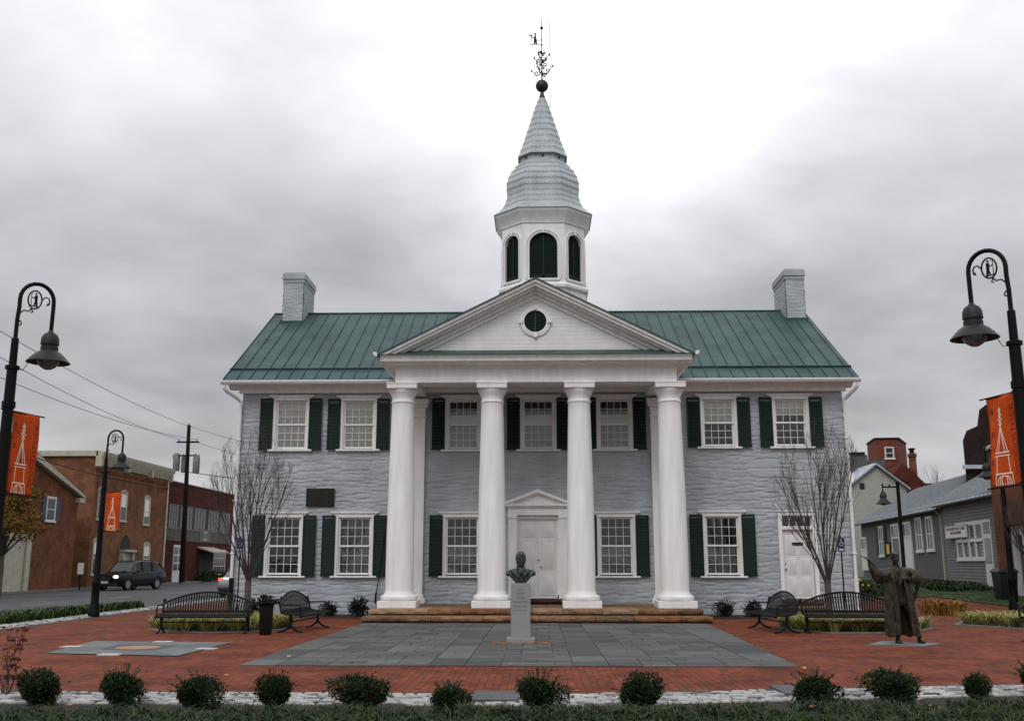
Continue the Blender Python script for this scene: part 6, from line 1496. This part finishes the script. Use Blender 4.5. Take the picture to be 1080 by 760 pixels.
def car(name, label, cat, loc, rz, paint, suv=True, sc_=1.0, lights=True):
    """nose at -x, length along x"""
    t = thing(name, label, cat, loc, rz); t.scale = (sc_,)*3
    Lh = 2.40; W = .94; top = 1.72 if suv else 1.44
    # x, z bottom, z belt/bonnet, half width
    st = [(-2.40,.42,.70,.60),(-2.36,.30,.84,.76),(-2.2,.26,.93,.86),(-1.9,.25,.99,.92),(-1.35,.24,1.05,.935),(-1.0,.24,1.08,.94),(-.2,.24,1.09,.945),(.8,.24,1.11,.945),(1.7,.26,1.13,.93),(2.15,.32,1.14,.90),(2.34,.40,1.10,.84),(2.40,.48,.98,.76)]
    if not suv: st = [(x,zb,zt*(.86 if x < 1.6 else .90),w_) for x,zb,zt,w_ in st]
    p = MB(); rings = []
    for x, zb, zt, hw in st:
        r = []
        for s in (1,-1):
            seq = [(0,zb),(hw*.80,zb),(hw*.97,zb+.10),(hw,zb+(zt-zb)*.45),(hw*.985,zt-.12),(hw*.93,zt-.02),(hw*.60,zt+.025)]
            if s == -1: seq = seq[::-1][:-1]
            else: seq = seq
            r += [(x, s*a, b) for a, b in seq] if s == 1 else [(x,-a,b) for a, b in seq]
        rings.append(r)
    p.loft(rings); body_ = on(t,'body',p,M[paint],smooth=45)
    b = 1.0 if suv else .87
    gh = [(-1.12,1.06*b,.80,.70),(-.52,top-.06,.72,.64),(-.2,top,.735,.66),(.8,top+.005,.735,.66),(1.85,top-.06,.73,.64),(2.30,1.12*b,.82,.74)] if suv else [(-1.0,.92,.78,.68),(-.30,top-.05,.68,.58),(0,top,.69,.6),(.6,top-.01,.69,.6),(1.1,top-.08,.66,.56),(1.85,.97,.76,.66)]
    # glasshouse (glass) then roof and pillars (paint)
    p = MB(); base = 1.05*b
    rings = []
    for x, zt, wb, wt in gh: rings.append([(x,wb+.06,base),(x,wt,zt-.03),(x,0,zt-.015),(x,-wt,zt-.03),(x,-wb-.06,base),(x,0,base-.05)])
    p.loft(rings); gl_ = on(t,'windows',p,M['carglass'],smooth=30)
    p = MB(); rings = [[(x,wt+.02,zt-.055),(x,wt*.9,zt+.0),(x,0,zt+.02),(x,-wt*.9,zt+.0),(x,-wt-.02,zt-.055)] for x, zt, wb, wt in gh[1:-1]]
    p.loft(rings)
    for s in (1,-1):
        for (i, j, x_) in ((0,1,0),(4,5,0)):
            a = gh[i]; c = gh[j]; p.tube([(a[0],s*(a[2]+.055 if i == 0 else a[3]+.01),base if i == 0 else a[1]-.045),(c[0],s*(c[3] if i == 0 else c[2]+.03),(c[1]-.04) if i == 0 else base)], .035, 6)
        for x_ in (.05,1.05): p.tube([(x_,s*.865,base),(x_,s*.70,top-.03)], .035, 6)
        if suv: p.tube([(-.35,s*.60,top+.02),(-.2,s*.62,top+.06),(1.4,s*.62,top+.05),(1.55,s*.60,top-.0)], .018, 6)
    on(t,'roof',p,M[paint],smooth=45)
    for x in (-1.45,1.42):
        for s in (-1,1):
            a = MB(); r_ = MB(); wheel(a, r_, x, s*.83, .36 if suv else .32, .24, s); wo = on(t,'wheel',a,M['rubber']); obj('rim', r_, M['rim'], wo)
            a = MB(); n = 14; ar = []
            for i in range(n+1): q = PI*i/n; ar.append([(x+.42*math.cos(q),s*.86,.36+.42*math.sin(q)),(x+.47*math.cos(q),s*.955,.36+.47*math.sin(q)),(x+.42*math.cos(q),s*.955,.36+.41*math.sin(q))])
            a.loft(ar); on(t,'wheel_arch',a,M['rubber'])
    for s in (1,-1):
        a = MB(); a.sph((-2.30,s*.66,.80),(.12,.17,.08),12,8); on(t,'headlight',a,M['headlight' if lights else 'chrome'])
        a = MB(); a.box(2.24,2.385,s*.70-.11,s*.70+.11,.85,1.25 if suv else 1.0); on(t,'tail_light',a,M['redlens' if lights else 'amber'])
        a = MB(); a.sph((-.72,s*1.02,1.12*b),(.08,.12,.08),10,8); on(t,'mirror',a,M[paint])
    a = MB(); a.box(-2.435,-2.36,-.36,.36,.58,.80); g = on(t,'grille',a,M['dark']); a = MB(); a.box(-2.445,-2.43,-.38,.38,.79,.81); a.box(-2.445,-2.43,-.38,.38,.57,.59)
    a.obox((-2.445,0,.69),(.01,.05,.34),(rad(-50),0,0)); obj('grille_trim', a, M['chrome'], g)
    a = MB(); a.box(-2.455,-2.41,-.26,.26,.42,.55); on(t,'number_plate',a,M['plate'])
    a = MB(); a.box(2.40,2.425,-.26,.26,.62,.75); on(t,'number_plate',a,M['plate'])
    a = MB(); a.box(-2.42,-2.25,-.8,.8,.28,.44); a.box(2.25,2.43,-.82,.82,.36,.52); on(t,'bumper',a,M['rubber'],bevel=.03)
    return t
car('parked_car', 'dark blue-black estate car with lit headlights on the street at the left', 'car', (-27.35,67.8,-.12), rad(90-14), 'carpaint', True, 1.10)
car('parked_car', 'pale car with an orange tail light mostly hidden by the left corner of the courthouse', 'car', (-15.55,54.2,-.12), rad(90+180), 'silvercar', False, 1.0, False)

# ================================================================ RIGHT SIDE: GREY ROW BUILDING
P0 = Vector((19.6,43.2)); P1 = Vector((22.9,72.0)); dU = (P1-P0).normalized(); nO = Vector((-dU.y, dU.x))   # outward (towards the plaza, -x)
LEN = (P1-P0).length
def fC(u, z, o=0): q = P0+dU*u+nO*o; return (q.x, q.y, z)
zb = .45; ze = 4.35
R1 = thing('grey_building', 'long low grey building with a pale standing-seam metal roof behind the robed statue', 'building', (21,55,0)); ORG[R1.name] = (21,55,0)
def fbox(mb, u0, u1, z0, z1, o0, o1, col=None): mb.add([fC(u0,z0,o0),fC(u1,z0,o0),fC(u1,z1,o0),fC(u0,z1,o0),fC(u0,z0,o1),fC(u1,z0,o1),fC(u1,z1,o1),fC(u0,z1,o1)],[(0,1,2,3),(7,6,5,4),(0,4,5,1),(1,5,6,2),(2,6,7,3),(3,7,4,0)], col)
SPL = 8.3
p = MB(); fbox(p,SPL,LEN,0,ze,-8,0); on(R1,'wall',p,M['greywall'])
p = MB(); fbox(p,-2.0,SPL-.02,0,ze+.10,-8,.12); 
z_ = .1
while z_ < ze:
    p.add([fC(-2,z_,.150),fC(SPL-.3,z_,.150),fC(SPL-.3,z_+.14,.124),fC(-2,z_+.14,.124),fC(-2,z_,.12),fC(SPL-.3,z_,.12)],[(0,1,2,3),(4,5,1,0)]); z_ += .14
on(R1,'clapboard_wall',p,mat('grey_clapboard_paint',(.135,.14,.135),.7,var=.12,scale=2),fix=False)
def slope(mb, u0, u1, ze_, zr_, run, ov, th=.05, seams=None):
    a = [fC(u0,ze_,ov),fC(u1,ze_,ov),fC(u1,zr_,-run),fC(u0,zr_,-run),fC(u1,ze_,-2*run-ov),fC(u0,ze_,-2*run-ov)]
    mb.add(a+[(x,y,z-th) for x,y,z in a],[(0,1,2,3),(3,2,4,5),(7,6,8,9)[::-1],(9,8,10,11)[::-1],(0,6,7,1),(4,10,11,5)])
    u = u0
    while u < u1:
        q = [fC(u-.022,ze_,ov),fC(u+.022,ze_,ov),fC(u+.022,zr_,-run),fC(u-.022,zr_,-run)]; seams.add(q+[(x,y,z+.09) for x,y,z in q],[(0,1,5,4),(1,2,6,5),(2,3,7,6),(3,0,4,7),(4,5,6,7)]); u += .55
p = MB(); sm_ = MB(); slope(p,SPL+.0,LEN+.4,ze,6.75,4.0,.35,seams=sm_); slope(p,-2.4,SPL+.05,ze+.13,6.92,4.05,.5,seams=sm_); rf2 = on(R1,'roof',p,M['silver'],fix=False); obj('roof_seam', sm_, M['seam'], rf2)
p = MB()
for u0, u1, e in ((SPL,LEN+.3,ze),(-2.3,SPL,ze+.13)):
    for rr_, zz_ in ((.35,0),(.60,.0)):
        u = u0+.28
        while u < u1: q = fC(u, e+.10+(.35 if e == ze else .5)*0+(rr_-.35)*.6+.03, -(rr_-.35)*1.0+.2); p.obox(q,(.05,.10,.09)); u += .55
obj('snow_guard', p, M['silver'], rf2)
for u0, u1, e in ((SPL,LEN+.3,ze),(-2.3,SPL,ze+.13)):
    p = MB(); o_ = .36 if e == ze else .51; p.tube([fC(u0,e-.07,o_),fC(u1,e-.07,o_)],.06,8); on(R1,'gutter',p,M['greywall'])
p = MB(); p.tube([fC(SPL+.25,ze-.1,.33),fC(SPL+.25,ze-.35,.1),fC(SPL+.25,zb,.1)],.055,8); on(R1,'downpipe',p,M['cream'])
p = MB(); fbox(p,SPL-.25,SPL-.08,zb,ze-.0,.12,.16); fbox(p,SPL-.06,SPL+.06,zb,ze,.0,.10); on(R1,'corner_board',p,M['clap'])
def onF(px, py):    # where the photograph's ray meets this facade
    x = (px-540)/1050; y = (380-py)/1050; fy = math.cos(TILT)-y*math.sin(TILT); fz = math.sin(TILT)+y*math.cos(TILT)
    X = x*math.cos(YAW)-fy*math.sin(YAW); Y = x*math.sin(YAW)+fy*math.cos(YAW)
    # P0 + dU u = t (X, Y)
    det = -dU.x*Y+dU.y*X; t_ = (P0.y*dU.x-P0.x*dU.y)/(-det); u = ((t_*X-P0.x)/dU.x) if abs(dU.x) > .5 else ((t_*Y-P0.y)/dU.y)
    return u, 1.6+fz*t_
def rng(px0, px1, py0, py1):
    u0, z1 = onF(px1, py0); u1, _ = onF(px0, py0); _, z0 = onF((px0+px1)/2, py1); return u0, u1, z0, z1
for (a, b, c, d) in ((966,971.5,547,580),(977,983,546,579)):
    u0,u1,z0,z1 = rng(a,b,c,d); sash_window(R1,fC,u0,u1,z0,z1,0,'signwhite',nx=2,nz=2,fw=.12)
u0,u1,z0,z1 = rng(927,931.5,556,585); sash_window(R1,fC,u0,u1,z0,z1,0,'signwhite',nx=2,nz=2,fw=.12)
for (q0,q1) in ((u0-.75,u0-.15),(u1+.15,u1+.75)):
    p = MB(); fbox(p,q0,q1,z0-.1,z1+.1,.01,.08); on(R1,'shutter',p,M['shutframe'])
for (a, b, c, d) in ((909,913.5,568,601),(941,948,554,602),(953,960.5,552,600)):
    u0,u1,z0,z1 = rng(a,b,c,d); z0 = max(z0,.62)
    p = MB(); fbox(p,u0-.14,u0,z0,z1,.0,.08); fbox(p,u1,u1+.14,z0,z1,.0,.08); fbox(p,u0-.14,u1+.14,z1,z1+.14,0,.09); fbox(p,u0,u1,z1-.75,z1-.65,0,.08); fr = on(R1,'door_case',p,M['signwhite'])
    p = MB(); fbox(p,u0,u1,z0,z1-.75,.005,.05); obj('door', p, M['signwhite' if a != 941 else 'clap'], fr); p = MB(); fbox(p,u0,u1,z1-.65,z1,.005,.03); obj('transom_pane', p, M['carglass'], fr)
# big shop window of the clapboard section
def fC2(u, z, o=0): return fC(u, z, o+.12)
u0,u1,z0,z1 = rng(1012,1039,552,588)
w0 = sash_window(R1,fC2,u0,u1,z0,z1,0,'signwhite',nx=4,nz=2,fw=.16)
p = MB(); fbox(p,u0-.1,u1+.1,z0+(z1-z0)*.48,z0+(z1-z0)*.58,.14,.22)
for i in range(1,4): u = u0+(u1-u0)*i/4; fbox(p,u-.10,u+.10,z0,z1,.14,.20)
obj('mullion', p, M['signwhite'], w0)
u0,u1,z0,z1 = rng(1039.5,1048,547,604); p = MB(); fbox(p,u0,u1,.6,z1,.125,.18); dd = on(R1,'door',p,M['signwhite']); p = MB(); fbox(p,u0+.12,u1-.12,z1-.6,z1-.1,.18,.19); fbox(p,u0+.15,u1-.15,1.6,z1-.8,.18,.19); obj('pane', p, M['carglass'], dd)
u0,u1,z0,z1 = rng(1003.5,1026,553,566)
SG = thing('hanging_sign', 'white shop sign with dark red lettering on the clapboard wall beside the long window', 'sign', fC((u0+u1)/2,z0,.3)); ORG[SG.name] = fC((u0+u1)/2,z0,.3)
p = MB(); fbox(p,u0,u1,z0,z1,.26,.32); sb_ = on(SG,'sign_board',p,M['signwhite'])
p = MB(); fbox(p,u0-.05,u1+.05,z1,z1+.05,.24,.34); fbox(p,u0-.05,u1+.05,z0-.05,z0,.24,.34); p2_ = on(SG,'sign_frame',p,M['cream'])
p = MB(); um = (u0+u1)/2; hz = z1-z0
for s_, zf, k, wd in (('WOODSTOCK CAFE',.62,.20,.88),('AND SHOPPES',.26,.17,.52)):
    T = text_mb(s_, 1.0, .002, bold=.03); xs = [v.x for v in T[0]]; sc1 = (u1-u0)*wd/(max(xs)-min(xs)); p.add([fC(um-v.x*sc1, z0+hz*zf+v.y*hz*.34, .328) for v in T[0]], T[1])
obj('lettering', p, M['signtext'], sb_, smooth=0, fix=False)
u0,u1,z0,z1 = rng(934,939,573,584); t = thing('notice', 'small orange-yellow notice in a dark frame on the grey wall, above the statue', 'notice', fC(u0,z0,.1)); ORG[t.name] = fC(u0,z0,.1)
p = MB(); fbox(p,u0,u1,z0,z1,.02,.06); on(t,'sheet',p,M['yellowsign']); p = MB(); fbox(p,u0-.08,u0,z0-.08,z1+.08,.0,.08); fbox(p,u1,u1+.08,z0-.08,z1+.08,.0,.08); fbox(p,u0,u1,z1,z1+.08,.0,.08); fbox(p,u0,u1,z0-.08,z0,.0,.08); on(t,'frame',p,M['wood'])
# buildings beyond
t = thing('stepped_brick_building', 'near-black brick building with stepped gable rising behind the grey roof at the right', 'building', (30,50,0)); ORG[t.name] = (30,50,0)
p = MB(); G_ = [(23.9,0),(44,0),(44,11.4),(27.2,11.4),(26.3,10.35),(25.35,10.2),(24.95,9.9),(24.75,9.0),(24.15,8.75),(23.9,8.2)]; p.loft([[(x-.55,55,z) for x,z in G_],[(x+5.9,68,z) for x,z in G_]]); on(t,'wall',p,M['brickD'])
p = MB(); p.box(23.2,26.3,54.7,55.0,6.65,6.85); on(t,'flashing',p,M['silver'])
t = thing('brick_shop', 'red brick shop corner between the clapboard wall and the near right lamp', 'building', (19,38,0)); ORG[t.name] = (19,38,0)
uS = onF(1070,560)[0]; p = MB(); fbox(p,uS-1.0,uS,0,6.2,-6,.75); fbox(p,uS-9,uS-1.0,3.1,6.2,-6,.745); fbox(p,uS-9,uS-1.0,0,3.1,-6,.2); on(t,'wall',p,M['brickA'])
p = MB(); fbox(p,uS-1.3,uS-1.05,.3,3.05,.2,.5); fbox(p,uS-2.5,uS-2.25,.3,3.05,.2,.5); fbox(p,uS-2.25,uS-1.3,2.7,3.05,.2,.45); on(t,'door_frame',p,M['signwhite']); p = MB(); fbox(p,uS-2.24,uS-1.31,.3,2.69,.21,.3); on(t,'door',p,M['carglass'])
p = MB(); fbox(p,uS-9.1,uS+.1,6.2,6.36,-6,.85); on(t,'coping',p,M['silver'])
t = thing('brick_tower', 'square red brick tower with a small white window behind the grey roof', 'tower', (31,91,0)); ORG[t.name] = (31,91,0)
p = MB(); p.prism([(30.4,90),(32.35,89.8),(34.6,94),(31.05,94.2)], 0, 12.55, 'z'); on(t,'wall',p,mat('tower_red_brick',(.15,.035,.02),.9,var=.25,scale=1.5,bump=.3,bscale=20)); p = MB(); p.prism([(30.3,89.9),(32.45,89.7),(34.7,94.1),(31.0,94.3)], 12.55, 12.68, 'z'); on(t,'coping',p,M['brickD'])
def fT(u, z, o=0): return (30.4+u, 90-.1026*u-o, z)
sash_window(t, fT, .85, 1.45, 10.85, 11.75, 0, 'signwhite', nx=1, nz=2, fw=.1)
t = thing('brick_stack', 'tall narrow brick chimney standing right of the square brick tower', 'chimney', (32.8,88,0)); ORG[t.name] = (32.8,88,0)
p = MB(); p.lathe([(.34,0),(.31,10.7),(.38,10.75),(.38,11.0),(.30,11.05)],(32.85,88,0),14); on(t,'shaft',p,M['brickA']); p = MB(); p.lathe([(.2,11.05),(.2,11.35),(.3,11.4),(.3,11.5)],(32.85,88,0),12); on(t,'cap',p,M['brickD'])
t = thing('brick_outbuilding', 'low dark brick outbuilding at the foot of the tall narrow chimney', 'building', (32,86,0)); ORG[t.name] = (32,86,0)
p = MB(); p.prism([(29.5,0),(34.5,0),(34.5,8.3),(33,8.3),(32,9.4),(31.2,10),(30.5,9.2),(29.5,8.3)], 86, 90, 'y'); on(t,'wall',p,M['brickC'])
t = thing('gabled_house', 'pale clapboard gabled house with a metal roof past the far end of the grey building', 'house', (25.5,76,0)); ORG[t.name] = (25.5,76,0)
p = MB(); p.prism([(22.9,0),(27.4,0),(27.4,7.05),(25.2,8.75),(22.9,7.0)], 75, 84, 'y'); on(t,'wall',p,M['clapbeige'])
p = MB(); p.prism([(22.5,6.85),(25.2,8.95),(27.6,7.05),(27.6,6.93),(25.2,8.8),(22.5,6.72)], 74.7, 84, 'y'); on(t,'roof',p,M['silver']); p = MB(); p.box(23.95,24.3,74.93,75.0,7.05,7.45); on(t,'vent',p,M['dark'])
t = thing('grey_chimney_block', 'grey rendered chimney block with dark cap just right of the courthouse wall', 'chimney', (24.2,78,0)); ORG[t.name] = (24.2,78,0)
p = MB(); p.box(24.7,26.0,79,80,0,10.0); p.box(26.0,27.5,79.5,80.5,0,9.6); on(t,'shaft',p,M['greywall']); p = MB(); p.box(24.75,25.8,78.9,80.1,10.0,10.2); on(t,'cap',p,M['brickD'])
t = thing('wheeled_bin', 'dark green bin standing by the brick shop corner at the edge of the lawn', 'bin', (17.75,39.2,terr(17.75,39.2))); p = MB(); p.loft([[(-a,-a,z),(a,-a,z),(a,a,z),(-a,a,z)] for a, z in ((.27,0),(.30,.05),(.35,1.0))]); on(t,'bin_body',p,M['greenbin'],bevel=.02); p = MB(); p.loft([[(-a,-a,z),(a,-a,z),(a,a,z),(-a,a,z)] for a, z in ((.38,1.0),(.38,1.05),(.30,1.16))]); on(t,'lid',p,M['greenbin'])
# blue parking signs on thin posts
def parking_sign(label, loc):
    t = thing('parking_sign', label, 'sign', loc, 0, 'blue accessible-parking signs'); p = MB(); p.tube([(0,.03,0),(0,.03,2.35)],.028,8); on(t,'post',p,M['post']); t.scale = (.72,.72,1.0); p = MB(); p.box(-.13,.13,-.012,.0,1.92,2.3); pl = on(t,'sign_plate',p,M['blue'],bevel=.006)
    p = MB(); y = -.016
    def st(pts, w_=.022):
        p.tube([(a,y,b) for a,b in pts], w_/2, 5)
    p.sph((-.01,y,2.255),(.02,.006,.014),8,6); st([(-.01,2.23),(-.005,2.16),(.05,2.16),(.075,2.10)]); st([(-.005,2.19),(.04,2.19)],.016); n = 14; st([(-.005+.058*math.cos(a),2.12+.045*math.sin(a)) for a in [PI*.6+PI*1.25*i/n for i in range(n+1)]],.016); p.box(-.09,.09,y,y+.005,1.95,2.0)
    obj('wheelchair_symbol', p, M['signwhite'], pl)
parking_sign('small blue wheelchair sign among the branches of the right bare tree', (8.33,28.0,0)); parking_sign('small blue wheelchair sign among the branches of the left bare tree', (-8.28,28.0,0))
# bare trees on the horizon
bare_tree('distant_tree', 'distant leafless tree above the grey metal roof, right of the tall chimney', (44,112,0), 12.6, 61, .5, .2, 3, cat='tree', levels=3)
bare_tree('distant_tree', 'distant leafless tree behind the garage block, left of the courthouse corner', (-36,118,0), 13.0, 63, .5, .2, 4, cat='tree', levels=3)
# fallen leaves
mb = MB(); rn = random.Random(17)
for i in range(60):
    x = rn.uniform(-6.5,7); y = rn.choice([rn.uniform(11,12), rn.uniform(13,20)]); 
    if i > 22 and y > 12.5: continue
    z = .05+rn.uniform(.03,.09) if y < 12.1 else .02; s = rn.uniform(.025,.05); a = rn.uniform(0,6.28); c = rn.choice([(.42,.22,.08),(.5,.36,.16),(.34,.12,.05),(.55,.45,.28)])
    q = [(x+s*math.cos(a+k*PI/3)*(1 if k % 2 else .6), y+s*math.sin(a+k*PI/3)*(1 if k % 2 else .6), z+rn.uniform(0,.02)) for k in range(6)]; mb.add(q,[tuple(range(6))],c)
tag(obj('fallen_leaves', mb, M['leaf'], local=False, smooth=0, fix=False), 'scattered pale orange fallen leaves on the plaza and front ground cover', 'leaves', kind='stuff')
